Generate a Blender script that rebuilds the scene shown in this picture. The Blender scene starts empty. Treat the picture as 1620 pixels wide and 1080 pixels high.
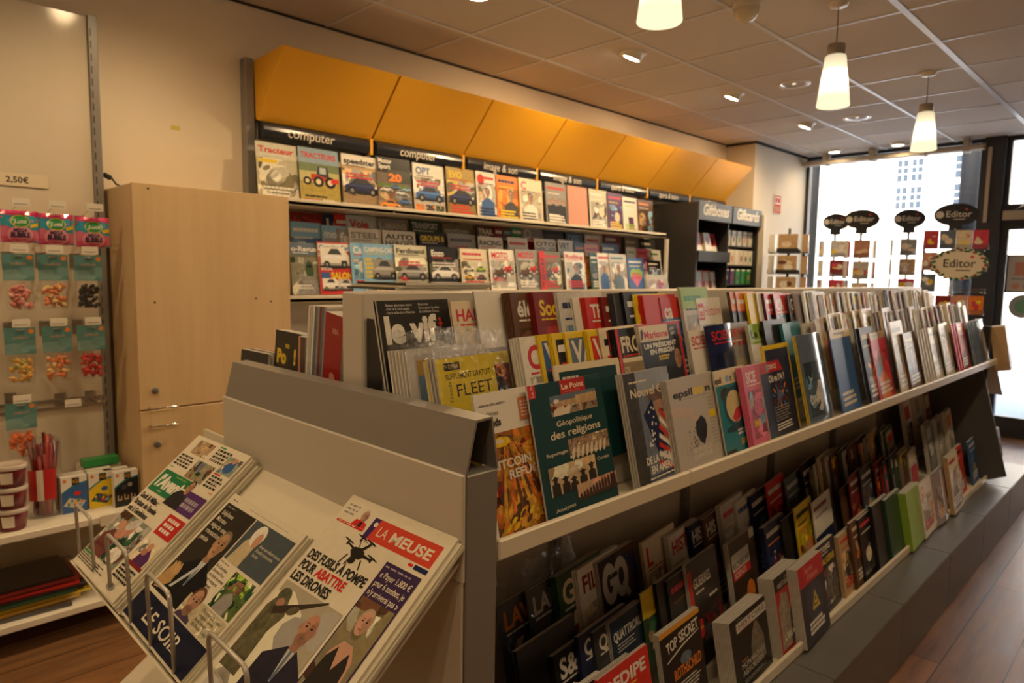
import bpy, math, random
from mathutils import Matrix, Vector
random.seed(7)
SC = bpy.context.scene
COL = SC.collection
PI = math.pi
R_ = math.radians

# ------------------------------------------------------------------ camera
CEIL = 2.711
cam_d = bpy.data.cameras.new('camera')
cam = bpy.data.objects.new('camera', cam_d)
COL.objects.link(cam)
SC.camera = cam
cam_d.sensor_width = 22.3
cam_d.lens = 1082.31 / 1620 * 22.3
cam_d.clip_start = 0.02
cam_d.clip_end = 200
def _cam():
    yaw, pitch, roll = R_(44.957), R_(5.6443), R_(0.876)
    cy, sy, cp, sp = math.cos(yaw), math.sin(yaw), math.cos(pitch), math.sin(pitch)
    fwd = Vector((-sy*cp, cy*cp, -sp)); right = Vector((cy, sy, 0)); up = right.cross(fwd)
    r2 = right*math.cos(roll) + up*math.sin(roll)
    u2 = -right*math.sin(roll) + up*math.cos(roll)
    m = Matrix((r2, u2, -fwd)).transposed().to_4x4()
    m.translation = Vector((0, 0, 1.42))
    cam.matrix_world = m
_cam()
cam_d.dof.use_dof = True
cam_d.dof.focus_distance = 0.98
cam_d.dof.aperture_fstop = 4.5

# ------------------------------------------------------------------ sky, sun, exposure
SC.view_settings.view_transform = 'Standard'
SC.view_settings.look = 'None'
SC.view_settings.gamma = 1
SC.view_settings.use_curve_mapping = False
SC.view_settings.exposure = 0.80
W_ = bpy.data.worlds.new('world'); SC.world = W_
W_.use_nodes = True
wn = W_.node_tree.nodes; wl = W_.node_tree.links
sky = wn.new('ShaderNodeTexSky'); sky.sky_type = 'NISHITA'; sky.sun_disc = False
sky.sun_elevation = R_(32); sky.sun_rotation = R_(150); sky.air_density = 1.5; sky.dust_density = 3
wn['Background'].inputs['Strength'].default_value = 0.6
wl.new(sky.outputs[0], wn['Background'].inputs['Color'])
sun_d = bpy.data.lights.new('sun', 'SUN'); sun_d.energy = 5.0; sun_d.angle = R_(1.0); sun_d.color = (1, .95, .88)
sun = bpy.data.objects.new('sun', sun_d); COL.objects.link(sun)
sun.rotation_euler = (R_(52), 0, R_(-25))   # high behind the shop: it lights the house across the street

# lamp powers (the lamps themselves are built with their fittings below)
P_DOWN = 34.0      # downlights along the left wall
P_AISLE = 15.0     # downlights over the aisle right of the island
P_RIGHT_FILL = 8.0     # added unseen lamps whose bounce off the right wall fills the room
P_PEND = 8.0
WARM = (1.0, .69, .36)

# ------------------------------------------------------------------ materials
def mat(name, col, rough=.5, metal=0.0, spec=.5, noise=0.0, nscale=20.0, bump=0.0, bscale=80.0, emit=None, estr=1.0, coat=0.0):
    m = bpy.data.materials.new(name); m.use_nodes = True
    nt = m.node_tree; b = nt.nodes['Principled BSDF']
    b.inputs['Base Color'].default_value = (*col, 1)
    b.inputs['Roughness'].default_value = rough
    b.inputs['Metallic'].default_value = metal
    b.inputs['Specular IOR Level'].default_value = spec
    b.inputs['Coat Weight'].default_value = coat
    tc = nt.nodes.new('ShaderNodeTexCoord')
    if noise:
        n = nt.nodes.new('ShaderNodeTexNoise'); n.inputs['Scale'].default_value = nscale; n.inputs['Detail'].default_value = 5
        r = nt.nodes.new('ShaderNodeMapRange'); r.inputs['To Min'].default_value = 1-noise; r.inputs['To Max'].default_value = 1+noise
        mx = nt.nodes.new('ShaderNodeVectorMath'); mx.operation = 'MULTIPLY'
        mx.inputs[0].default_value = col
        nt.links.new(tc.outputs['Object'], n.inputs['Vector']); nt.links.new(n.outputs[0], r.inputs[0])
        nt.links.new(r.outputs[0], mx.inputs[1]); nt.links.new(mx.outputs[0], b.inputs['Base Color'])
    if bump:
        n2 = nt.nodes.new('ShaderNodeTexNoise'); n2.inputs['Scale'].default_value = bscale; n2.inputs['Detail'].default_value = 3
        bp = nt.nodes.new('ShaderNodeBump'); bp.inputs['Strength'].default_value = bump; bp.inputs['Distance'].default_value = .002
        nt.links.new(tc.outputs['Object'], n2.inputs['Vector']); nt.links.new(n2.outputs[0], bp.inputs['Height']); nt.links.new(bp.outputs[0], b.inputs['Normal'])
    if emit:
        b.inputs['Emission Color'].default_value = (*emit, 1); b.inputs['Emission Strength'].default_value = estr
    return m
def cover_mat(name, rough, spec, coat):
    """printed paper: colour from the print attribute, its alpha says how photographic (mottled) the patch is"""
    m = bpy.data.materials.new(name); m.use_nodes = True
    nt = m.node_tree; b = nt.nodes['Principled BSDF']
    b.inputs['Roughness'].default_value = rough; b.inputs['Specular IOR Level'].default_value = spec; b.inputs['Coat Weight'].default_value = coat
    b.inputs['Coat Roughness'].default_value = .08
    a = nt.nodes.new('ShaderNodeAttribute'); a.attribute_name = 'Print'
    tc = nt.nodes.new('ShaderNodeTexCoord')
    n = nt.nodes.new('ShaderNodeTexNoise'); n.inputs['Scale'].default_value = 55; n.inputs['Detail'].default_value = 6; n.inputs['Roughness'].default_value = .65
    nt.links.new(tc.outputs['Object'], n.inputs['Vector'])
    sub = nt.nodes.new('ShaderNodeMath'); sub.operation = 'SUBTRACT'; sub.inputs[1].default_value = .5
    nt.links.new(n.outputs[0], sub.inputs[0])
    mul = nt.nodes.new('ShaderNodeMath'); mul.operation = 'MULTIPLY'; nt.links.new(sub.outputs[0], mul.inputs[0]); nt.links.new(a.outputs['Alpha'], mul.inputs[1])
    mul2 = nt.nodes.new('ShaderNodeMath'); mul2.operation = 'MULTIPLY_ADD'; mul2.inputs[1].default_value = 4.5; mul2.inputs[2].default_value = 1
    nt.links.new(mul.outputs[0], mul2.inputs[0])
    cl = nt.nodes.new('ShaderNodeClamp'); cl.inputs['Min'].default_value = .15; cl.inputs['Max'].default_value = 2.4; nt.links.new(mul2.outputs[0], cl.inputs[0])
    vm = nt.nodes.new('ShaderNodeVectorMath'); vm.operation = 'SCALE'
    nt.links.new(a.outputs['Color'], vm.inputs[0]); nt.links.new(cl.outputs[0], vm.inputs['Scale'])
    nt.links.new(vm.outputs[0], b.inputs['Base Color'])
    return m
def glass_mat(name, tint=(1, 1, 1), gloss=.06, rough=0.0):
    m = bpy.data.materials.new(name); m.use_nodes = True
    nt = m.node_tree; nt.nodes.remove(nt.nodes['Principled BSDF'])
    t = nt.nodes.new('ShaderNodeBsdfTransparent'); t.inputs[0].default_value = (*tint, 1)
    g = nt.nodes.new('ShaderNodeBsdfGlossy'); g.inputs['Roughness'].default_value = rough
    lw = nt.nodes.new('ShaderNodeLayerWeight'); lw.inputs['Blend'].default_value = .3
    mr = nt.nodes.new('ShaderNodeMapRange'); mr.inputs['To Min'].default_value = gloss; mr.inputs['To Max'].default_value = .5
    mx = nt.nodes.new('ShaderNodeMixShader')
    nt.links.new(lw.outputs['Facing'], mr.inputs[0]); nt.links.new(mr.outputs[0], mx.inputs[0])
    nt.links.new(t.outputs[0], mx.inputs[1]); nt.links.new(g.outputs[0], mx.inputs[2])
    nt.links.new(mx.outputs[0], nt.nodes['Material Output'].inputs['Surface'])
    return m
def film_mat(name):
    """crinkled clear plastic film"""
    m = glass_mat(name, (.98, .98, .98), .025, .10)
    nt = m.node_tree
    for nd in nt.nodes:
        if nd.type == 'MAP_RANGE': nd.inputs['To Max'].default_value = .32
    tc = nt.nodes.new('ShaderNodeTexCoord'); n = nt.nodes.new('ShaderNodeTexNoise'); n.inputs['Scale'].default_value = 34; n.inputs['Detail'].default_value = 4; n.inputs['Distortion'].default_value = 1.5
    bp = nt.nodes.new('ShaderNodeBump'); bp.inputs['Strength'].default_value = 1.0; bp.inputs['Distance'].default_value = .02
    nt.links.new(tc.outputs['Object'], n.inputs['Vector']); nt.links.new(n.outputs[0], bp.inputs['Height'])
    for nd in nt.nodes:
        if nd.type in ('BSDF_GLOSSY', 'LAYER_WEIGHT'): nt.links.new(bp.outputs[0], nd.inputs['Normal'])
    return m
def wood_mat(name, c1, c2, scale, stretch, rough, bump=0.0, plank=None):
    m = bpy.data.materials.new(name); m.use_nodes = True
    nt = m.node_tree; b = nt.nodes['Principled BSDF']; b.inputs['Roughness'].default_value = rough
    tc = nt.nodes.new('ShaderNodeTexCoord'); mp = nt.nodes.new('ShaderNodeMapping'); mp.inputs['Scale'].default_value = stretch
    nt.links.new(tc.outputs['Object'], mp.inputs['Vector'])
    n = nt.nodes.new('ShaderNodeTexNoise'); n.inputs['Scale'].default_value = scale; n.inputs['Detail'].default_value = 8; n.inputs['Roughness'].default_value = .6; n.inputs['Distortion'].default_value = .6
    nt.links.new(mp.outputs[0], n.inputs['Vector'])
    cr = nt.nodes.new('ShaderNodeValToRGB'); cr.color_ramp.elements[0].color = (*c1, 1); cr.color_ramp.elements[1].color = (*c2, 1)
    cr.color_ramp.elements[0].position = .3; cr.color_ramp.elements[1].position = .7
    nt.links.new(n.outputs[0], cr.inputs[0])
    out = cr.outputs[0]
    if plank:
        bk = nt.nodes.new('ShaderNodeTexBrick'); bk.inputs['Scale'].default_value = 1; bk.inputs['Brick Width'].default_value = plank[1]; bk.inputs['Row Height'].default_value = plank[0]
        bk.inputs['Mortar Size'].default_value = .0025; bk.inputs['Color1'].default_value = (.72, .72, .72, 1); bk.inputs['Color2'].default_value = (1.15, 1.1, 1.05, 1); bk.inputs['Mortar'].default_value = (.12, .1, .1, 1)
        rot = nt.nodes.new('ShaderNodeMapping'); rot.inputs['Rotation'].default_value = (0, 0, PI/2)
        nt.links.new(tc.outputs['Object'], rot.inputs['Vector']); nt.links.new(rot.outputs[0], bk.inputs['Vector'])
        vm = nt.nodes.new('ShaderNodeVectorMath'); vm.operation = 'MULTIPLY'
        nt.links.new(out, vm.inputs[0]); nt.links.new(bk.outputs[0], vm.inputs[1]); out = vm.outputs[0]
        w = nt.nodes.new('ShaderNodeMapRange'); w.inputs['To Min'].default_value = rough-.12; w.inputs['To Max'].default_value = rough+.15
        nt.links.new(n.outputs[0], w.inputs[0]); nt.links.new(w.outputs[0], b.inputs['Roughness'])
    nt.links.new(out, b.inputs['Base Color'])
    if bump:
        bp = nt.nodes.new('ShaderNodeBump'); bp.inputs['Strength'].default_value = bump; bp.inputs['Distance'].default_value = .003
        nt.links.new(n.outputs[0], bp.inputs['Height']); nt.links.new(bp.outputs[0], b.inputs['Normal'])
    return m
def emis(name, col, s):
    m = bpy.data.materials.new(name); m.use_nodes = True
    nt = m.node_tree; nt.nodes.remove(nt.nodes['Principled BSDF'])
    e = nt.nodes.new('ShaderNodeEmission'); e.inputs[0].default_value = (*col, 1); e.inputs[1].default_value = s
    nt.links.new(e.outputs[0], nt.nodes['Material Output'].inputs['Surface'])
    return m

M = {}
M['print'] = cover_mat('glossy_print', .36, .4, .10)
M['gloss'] = cover_mat('shiny_print', .16, .6, .8)
M['news'] = cover_mat('newsprint', .85, .15, 0)
M['wall'] = mat('wall_paint', (.76, .66, .51), .75, noise=.04, nscale=3, bump=.08, bscale=120)
M['wallr'] = mat('wall_paint_dim', (.50, .44, .37), .8)  # wall paint darkened on the unseen right wall to weaken its reflections
M['ceil'] = mat('ceiling_tile', (.60, .535, .46), .9, noise=.05, nscale=60, bump=.15, bscale=300)
M['tbar'] = mat('ceiling_bar', (.62, .62, .64), .35)
M['dark'] = mat('shadow_gap', (.03, .025, .02), .8)
M['floor'] = wood_mat('floor_boards', (.125, .060, .026), (.29, .145, .06), 6, (5, .5, 1), .38, .12, plank=(.19, 1.9))
M['locker'] = wood_mat('light_maple', (.60, .42, .22), (.68, .49, .27), 4, (4, 4, .25), .42)
M['white'] = mat('white_lacquer', (.78, .73, .62), .32, noise=.02)
M['cream'] = mat('cream_lacquer', (.75, .69, .56), .28, noise=.02)
M['panel'] = mat('grey_white_panel', (.60, .55, .48), .33, noise=.03, nscale=6)
M['grey'] = mat('grey_metal', (.27, .255, .24), .38, metal=.3, noise=.03)
M['dgrey'] = mat('plinth_grey', (.15, .145, .14), .36, metal=.2, noise=.06, nscale=8)
M['wire'] = mat('coated_wire', (.52, .50, .46), .35, metal=.4)
M['chrome'] = mat('chrome', (.75, .73, .7), .12, metal=1.0)
M['steel'] = mat('brushed_steel', (.42, .38, .33), .38, metal=.9)
M['black'] = mat('black_plastic', (.02, .02, .022), .4)
M['charcoal'] = mat('charcoal_laminate', (.030, .029, .030), .45)
M['slate'] = mat('slate_header', (.075, .085, .105), .45)
M['yellow'] = mat('yellow_panel', (.80, .40, .012), .48, noise=.03, nscale=4)
M['strip'] = mat('black_sign', (.022, .026, .036), .22)
M['letter'] = mat('sign_letter', (.72, .66, .55), .5)
M['glass'] = glass_mat('window_glass', (1, 1, 1), .03)
M['acry'] = glass_mat('clear_acrylic', (.93, .95, .97), .10)
M['film'] = film_mat('plastic_film')
M['frame'] = mat('dark_frame', (.028, .030, .036), .4)
M['column'] = mat('street_column_paint', (.010, .011, .014), .7, spec=.2)
M['beige'] = mat('beige_rail', (.45, .37, .27), .5)
M['facade'] = mat('facade_plaster', (.82, .80, .78), .9, noise=.05, nscale=2)
M['facwin'] = mat('facade_window', (.035, .055, .085), .6, spec=.2)
M['road'] = mat('paving', (.42, .42, .44), .9, noise=.12, nscale=3)
M['brickred'] = mat('brick_chimney', (.40, .26, .20), .9, noise=.2, nscale=9)
M['lampglow'] = emis('lamp_disc', (1, .86, .62), 14)
M['shade'] = emis('pendant_glass', (1, .80, .50), 1.5)
def _shade():
    nt = M['shade'].node_tree; e = [n for n in nt.nodes if n.type == 'EMISSION'][0]
    tc = nt.nodes.new('ShaderNodeTexCoord'); sp = nt.nodes.new('ShaderNodeSeparateXYZ'); nt.links.new(tc.outputs['Object'], sp.inputs[0])
    cr = nt.nodes.new('ShaderNodeValToRGB')
    els = cr.color_ramp.elements
    els[0].position = 0; els[0].color = (.62, .62, .62, 1); els[1].position = 1; els[1].color = (.36, .36, .36, 1)
    for p, v in ((.15, .6), (.3, 1.0), (.5, 1.9), (.64, 1.5), (.76, .6)):
        el = els.new(p); el.color = (v, v, v, 1)
    mr = nt.nodes.new('ShaderNodeMapRange'); mr.inputs['From Min'].default_value = 0; mr.inputs['From Max'].default_value = .23
    nt.links.new(sp.outputs['Z'], mr.inputs[0]); nt.links.new(mr.outputs[0], cr.inputs[0])
    mm = nt.nodes.new('ShaderNodeMath'); mm.operation = 'MULTIPLY'; mm.inputs[1].default_value = 1.25
    nt.links.new(cr.outputs[0], mm.inputs[0]); nt.links.new(mm.outputs[0], e.inputs[1])
_shade()

# ------------------------------------------------------------------ object helpers
def tag(o, label=None, cat=None, group=None, kind=None):
    if label: o['label'] = label
    if cat: o['category'] = cat
    if group: o['group'] = group
    if kind: o['kind'] = kind
    return o
def empty(name, loc=(0, 0, 0), rz=0.0, label=None, cat=None, group=None):
    o = bpy.data.objects.new(name, None); COL.objects.link(o); o.location = loc; o.rotation_euler = (0, 0, rz)
    o.empty_display_size = .05
    return tag(o, label, cat, group)
class MB:
    def __init__(s): s.v = []; s.f = []; s.mi = []; s.sm = []; s.c = []; s.tf = Matrix.Identity(4)
    def add(s, vs, fs, mi=0, sm=False):
        b = len(s.v)
        s.v += [tuple(s.tf @ Vector(p)) for p in vs]
        for f in fs: s.f.append([b+i for i in f]); s.mi.append(mi); s.sm.append(sm)
        return s
    def box(s, x0, x1, y0, y1, z0, z1, mi=0):
        v = [(x0, y0, z0), (x1, y0, z0), (x1, y1, z0), (x0, y1, z0), (x0, y0, z1), (x1, y0, z1), (x1, y1, z1), (x0, y1, z1)]
        return s.add(v, [(0, 3, 2, 1), (4, 5, 6, 7), (0, 1, 5, 4), (1, 2, 6, 5), (2, 3, 7, 6), (3, 0, 4, 7)], mi)
    def cham(s, x0, x1, y0, y1, z0, z1, b=.004, mi=0):
        """box with chamfered edges"""
        vs = []
        for (x, sx) in ((x0, 1), (x1, -1)):
            for (y, sy) in ((y0, 1), (y1, -1)):
                for (z, sz) in ((z0, 1), (z1, -1)):
                    vs += [(x, y+sy*b, z+sz*b), (x+sx*b, y, z+sz*b), (x+sx*b, y+sy*b, z)]
        def I(a, b_, c, k): return (a*4+b_*2+c)*3+k
        fs = []
        for a in (0, 1): fs.append([I(a, 0, 0, 0), I(a, 1, 0, 0), I(a, 1, 1, 0), I(a, 0, 1, 0)][::(1 if a else -1)])
        for a in (0, 1): fs.append([I(0, a, 0, 1), I(1, a, 0, 1), I(1, a, 1, 1), I(0, a, 1, 1)][::(-1 if a else 1)])
        for a in (0, 1): fs.append([I(0, 0, a, 2), I(1, 0, a, 2), I(1, 1, a, 2), I(0, 1, a, 2)][::(1 if a else -1)])
        for a in (0, 1):
            for b_ in (0, 1):
                fs.append([I(a, b_, 0, 0), I(a, b_, 1, 0), I(a, b_, 1, 1), I(a, b_, 0, 1)])
                fs.append([I(a, 0, b_, 0), I(a, 1, b_, 0), I(a, 1, b_, 2), I(a, 0, b_, 2)])
                fs.append([I(0, a, b_, 1), I(1, a, b_, 1), I(1, a, b_, 2), I(0, a, b_, 2)])
                for c in (0, 1): fs.append([I(a, b_, c, 0), I(a, b_, c, 1), I(a, b_, c, 2)])
        return s.add(vs, fs, mi)
    def prism(s, prof, axis, a0, a1, mi=0, cap=True):
        n = len(prof)
        def P(p, t):
            return {'x': (t, p[0], p[1]), 'y': (p[0], t, p[1]), 'z': (p[0], p[1], t)}[axis]
        vs = [P(p, a0) for p in prof]+[P(p, a1) for p in prof]
        fs = [(i, (i+1) % n, n+(i+1) % n, n+i) for i in range(n)]
        if cap: fs += [tuple(range(n))[::-1], tuple(range(n, 2*n))]
        return s.add(vs, fs, mi)
    def lathe(s, prof, n=24, c=(0, 0, 0), mi=0, sm=True):
        vs = []; fs = []
        for r, z in prof:
            for k in range(n):
                a = 2*PI*k/n; vs.append((c[0]+r*math.cos(a), c[1]+r*math.sin(a), c[2]+z))
        for j in range(len(prof)-1):
            for k in range(n):
                fs.append((j*n+k, j*n+(k+1) % n, (j+1)*n+(k+1) % n, (j+1)*n+k))
        return s.add(vs, fs, mi, sm)
    def tube(s, path, r, n=8, mi=0, closed=False):
        pts = [Vector(p) for p in path]; m = len(pts); vs = []; fs = []
        up = None
        for i, p in enumerate(pts):
            d = (pts[min(i+1, m-1)]-pts[max(i-1, 0)])
            d = d.normalized() if d.length > 1e-9 else Vector((0, 0, 1))
            if up is None: up = d.orthogonal().normalized()
            up = (up-d*up.dot(d)); up = up.normalized() if up.length > 1e-6 else d.orthogonal().normalized()
            w = d.cross(up)
            for k in range(n):
                a = 2*PI*k/n; vs.append(tuple(p+up*(r*math.cos(a))+w*(r*math.sin(a))))
        for i in range(m-1):
            for k in range(n): fs.append((i*n+k, i*n+(k+1) % n, (i+1)*n+(k+1) % n, (i+1)*n+k))
        fs += [tuple(range(n))[::-1], tuple(range((m-1)*n, m*n))]
        return s.add(vs, fs, mi, True)
    def sphere(s, c, r, n=10, m=7, mi=0, sq=(1, 1, 1)):
        prof = [(max(1e-4, r*math.sin(PI*j/m)), -r*math.cos(PI*j/m)) for j in range(m+1)]
        vs = []; fs = []
        for rr, z in prof:
            for k in range(n):
                a = 2*PI*k/n; vs.append((c[0]+rr*math.cos(a)*sq[0], c[1]+rr*math.sin(a)*sq[1], c[2]+z*sq[2]))
        for j in range(m):
            for k in range(n): fs.append((j*n+k, j*n+(k+1) % n, (j+1)*n+(k+1) % n, (j+1)*n+k))
        return s.add(vs, fs, mi, True)
    def build(s, name, mats, parent=None, loc=None):
        me = bpy.data.meshes.new(name); me.from_pydata(s.v, [], s.f)
        if not isinstance(mats, (list, tuple)): mats = [mats]
        for m in mats: me.materials.append(M[m] if isinstance(m, str) else m)
        me.polygons.foreach_set('material_index', s.mi); me.polygons.foreach_set('use_smooth', s.sm)
        me.update(); me.validate()
        o = bpy.data.objects.new(name, me); COL.objects.link(o)
        if parent: o.parent = parent
        if loc: o.location = loc
        return o
def struct(name, mb, mats):
    return tag(mb.build(name, mats), kind='structure')

# ------------------------------------------------------------------ lettering
_gc = {}
def glyphs(s, bold=0.0):
    k = (s, bold)
    if k in _gc: return _gc[k]
    cu = bpy.data.curves.new('lettering', 'FONT'); cu.body = s; cu.size = 1; cu.resolution_u = 3; cu.offset = bold
    o = bpy.data.objects.new('lettering', cu); me = o.to_mesh()
    vs = [(v.co.x, v.co.y) for v in me.vertices]; fs = [list(p.vertices) for p in me.polygons]
    o.to_mesh_clear(); bpy.data.objects.remove(o); bpy.data.curves.remove(cu)
    if not vs: vs = [(0, 0)]
    x0 = min(v[0] for v in vs); x1 = max(v[0] for v in vs)
    _gc[k] = ([(v[0]-x0, v[1]) for v in vs], fs, max(x1-x0, 1e-4))
    return _gc[k]
CAP = .70   # capital height of the lettering at size 1

PAL = dict(red=(.62, .03, .025), dred=(.22, .018, .018), navy=(.015, .025, .09), blue=(.045, .13, .36), sky=(.22, .45, .68), teal=(.03, .22, .30), dteal=(.006, .050, .058),
  green=(.03, .28, .07), dgreen=(.02, .07, .035), lime=(.30, .48, .06), yel=(.80, .58, .02), org=(.75, .22, .03), cream=(.76, .66, .48), white=(.80, .77, .70), pale=(.62, .60, .47),
  pgrey=(.58, .56, .52), mgrey=(.30, .29, .28), grey=(.2, .2, .2), dgrey=(.05, .052, .058), blk=(.012, .012, .014), pink=(.70, .16, .28), rose=(.62, .05, .09), purple=(.10, .03, .14), lilac=(.40, .36, .42),
  brown=(.13, .06, .03), tan=(.52, .36, .20), khaki=(.20, .17, .09), salmon=(.62, .30, .21), steel=(.12, .17, .24), skygrey=(.50, .58, .62), field=(.45, .32, .10), dfield=(.16, .17, .10), skin=(.55, .30, .19), gold=(.62, .34, .04), paper=(.74, .68, .55), ink=(.03, .028, .026))
def C_(c): return PAL[c] if isinstance(c, str) else c

def clip_poly(pts, x0, y0, x1, y1):
    def cut(P, ins, inter):
        out = []
        for i in range(len(P)):
            a, b = P[i-1], P[i]
            if ins(b):
                if not ins(a): out.append(inter(a, b))
                out.append(b)
            elif ins(a): out.append(inter(a, b))
        return out
    def ix(v): return lambda a, b: (v, a[1]+(b[1]-a[1])*(v-a[0])/(b[0]-a[0]))
    def iy(v): return lambda a, b: (a[0]+(b[0]-a[0])*(v-a[1])/(b[1]-a[1]), v)
    P = pts
    if min(p[0] for p in P) >= x0 and max(p[0] for p in P) <= x1 and min(p[1] for p in P) >= y0 and max(p[1] for p in P) <= y1: return P
    for ins, inter in ((lambda p: p[0] >= x0, ix(x0)), (lambda p: p[0] <= x1, ix(x1)), (lambda p: p[1] >= y0, iy(y0)), (lambda p: p[1] <= y1, iy(y1))):
        if len(P) < 3: return []
        P = cut(P, ins, inter)
    return P if len(P) >= 3 else []

class Art:
    """flat artwork printed on a sheet W x H metres; coordinates are fractions of the sheet"""
    def __init__(s, W, H, bg='white', noise=0.0):
        s.W, s.H = W, H; s.fs = []; s.k = 0; s.box = (0, 0, 1, 1)
        s.rect(0, 0, 1, 1, bg, noise)
    def _p(s, pts, c, n):
        x0, y0, x1, y1 = s.box
        q = clip_poly(pts, x0, y0, x1, y1)
        if q: s.fs.append((q, (*C_(c), n), s.k))
    def poly(s, pts, c, n=0.0):
        s.k += 1
        s._p(list(pts), c, n); return s
    def rect(s, u0, v0, u1, v1, c, n=0.0): return s.poly([(u0, v0), (u1, v0), (u1, v1), (u0, v1)], c, n)
    def ell(s, u, v, ru, rv, c, n=0.0, k=18, rot=0.0):
        a = s.W/s.H; ca, sa = math.cos(rot), math.sin(rot)
        return s.poly([(u+ru*math.cos(2*PI*i/k)*ca-rv*math.sin(2*PI*i/k)*sa/a, v+ru*math.cos(2*PI*i/k)*sa*a+rv*math.sin(2*PI*i/k)*ca) for i in range(k)], c, n)
    def star(s, pts, c, n=0.0):
        """concave outline filled as a fan about its middle"""
        s.k += 1; cx = sum(p[0] for p in pts)/len(pts); cy = sum(p[1] for p in pts)/len(pts)
        for i in range(len(pts)): s._p([(cx, cy), pts[i-1], pts[i]], c, n)
        return s
    def text(s, t, u, v, h, c, w=None, al='l', bold=0.0, rot=0.0, shear=0.0, fill=False, sx=1.0):
        """h: capital height as a fraction of H; w: greatest width as a fraction of W (fill: stretch to it)"""
        vs, fs, tw = glyphs(t, bold); s.k += 1
        sy = h*s.H/CAP; kx = sy*sx; wm = tw*kx
        if w and (wm > w*s.W or fill): kx = w*s.W/tw; wm = tw*kx
        off = {'l': 0, 'c': -wm/2, 'r': -wm}[al]; ca, sa = math.cos(rot), math.sin(rot)
        P = []
        for x, y in vs:
            X = x*kx+off+shear*y*sy; Y = y*sy
            P.append((u+(X*ca-Y*sa)/s.W, v+(X*sa+Y*ca)/s.H))
        for f in fs: s._p([P[i] for i in f], c, 0)
        return s
    def bars(s, u0, v0, u1, v1, n, c='ink', seed=0, fillr=.5):
        """unreadably small print: broken lines of words"""
        s.k += 1; rnd = random.Random(seed+n*7+int(u0*1000)); dv = (v1-v0)/n
        for i in range(n):
            v = v1-(i+.75)*dv; u = u0; end = u0+(u1-u0)*rnd.uniform(.72, 1)
            while u < end-.01:
                l = min(rnd.uniform(.05, .13)*max(.35, (u1-u0)*1.6), end-u)
                s._p([(u, v), (u+l, v), (u+l, v+dv*fillr), (u, v+dv*fillr)], c, 0); u += l+.012
        return s
    def lines(s, ls, u, v, h, c, lead=1.35, **k):
        for i, t in enumerate(ls): s.text(t, u, v-i*h*lead, h, c, **k)
        return s
    def photo(s, u0, v0, u1, v1, c, cols, n=14, seed=1, size=.22, noise=.35):
        s.rect(u0, v0, u1, v1, c, noise); ob = s.box; s.box = (max(ob[0], u0), max(ob[1], v0), min(ob[2], u1), min(ob[3], v1)); r = random.Random(seed)
        for i in range(int(n*1.7)):
            f = 1 if i < n*.7 else .42
            ru = (u1-u0)*size*f*r.uniform(.25, 1); rv = (v1-v0)*size*f*r.uniform(.25, 1); k = r.uniform(.55, 1.5)
            c2 = tuple(min(.85, x*k) for x in C_(cols[i % len(cols)])); uu, vv = r.uniform(u0, u1), r.uniform(v0, v1)
            s.k -= 0 if i % 4 == 0 else 1
            if i % 4 == 3: s.poly([(uu-ru, vv-rv*.5), (uu+ru*.7, vv-rv*.7), (uu+ru, vv+rv*.5), (uu-ru*.6, vv+rv*.8)], c2, noise)
            else: s.ell(uu, vv, ru, rv, c2, noise, 9, r.uniform(0, 3))
        s.box = ob; return s
    def face(s, u, v, r, skin='skin', hair='brown', tilt=0.0, bald=False, beard=None):
        """head of half-width r (fraction of W)"""
        a = s.W/s.H; q = r*a
        if not bald: s.ell(u, v+q*.35, r*1.12, q*1.25, hair, .3)
        s.ell(u, v, r*.92, q*1.30, skin, .10, 20)
        s.ell(u+r*.45, v-q*.1, r*.42, q*1.0, tuple(x*.72 for x in C_(skin)), .1)
        if beard: s.ell(u, v-q*.8, r*.72, q*.55, beard, .3)
        for d in (-.36, .36):
            s.ell(u+d*r, v+q*.22, r*.17, q*.10, 'ink', 0, 8); s.rect(u+d*r-r*.22, v+q*.42, u+d*r+r*.22, v+q*.52, tuple(x*.4 for x in C_(skin)))
        s.poly([(u-r*.04, v+q*.2), (u+r*.16, v-q*.28), (u-r*.12, v-q*.3)], tuple(x*.66 for x in C_(skin)))
        s.ell(u, v-q*.66, r*.30, q*.10, tuple(x*.42 for x in C_(skin)), 0, 8)
        for d in (-1, 1): s.ell(u+d*r*.95, v, r*.14, q*.3, tuple(x*.85 for x in C_(skin)), 0, 8)
        return s
    def bust(s, u, v, r, suit='dgrey', skin='skin', hair='brown', shirt=None, bottom=0.0, bald=False, beard=None, wid=2.6):
        a = s.W/s.H; q = r*a
        s.star([(u-wid*r, bottom), (u-wid*r*.95, v-q*3.0), (u-r*1.3, v-q*2.0), (u-r*.5, v-q*1.5), (u+r*.5, v-q*1.5), (u+r*1.3, v-q*2.0), (u+wid*r*.95, v-q*3.0), (u+wid*r, bottom)], suit, .15)
        if shirt:
            s.poly([(u-r*.55, v-q*1.5), (u+r*.55, v-q*1.5), (u+r*.1, v-q*4.2), (u-r*.05, v-q*4.2)], shirt)
            s.poly([(u-r*.14, v-q*1.75), (u+r*.14, v-q*1.75), (u+r*.2, v-q*3.9), (u, v-q*4.2), (u-r*.1, v-q*3.9)], 'steel')
        s.poly([(u-r*.45, v-q*.9), (u+r*.45, v-q*.9), (u+r*.5, v-q*1.75), (u-r*.5, v-q*1.75)], tuple(x*.7 for x in C_(skin)))
        return s.face(u, v, r, skin, hair, bald=bald, beard=beard)
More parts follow.
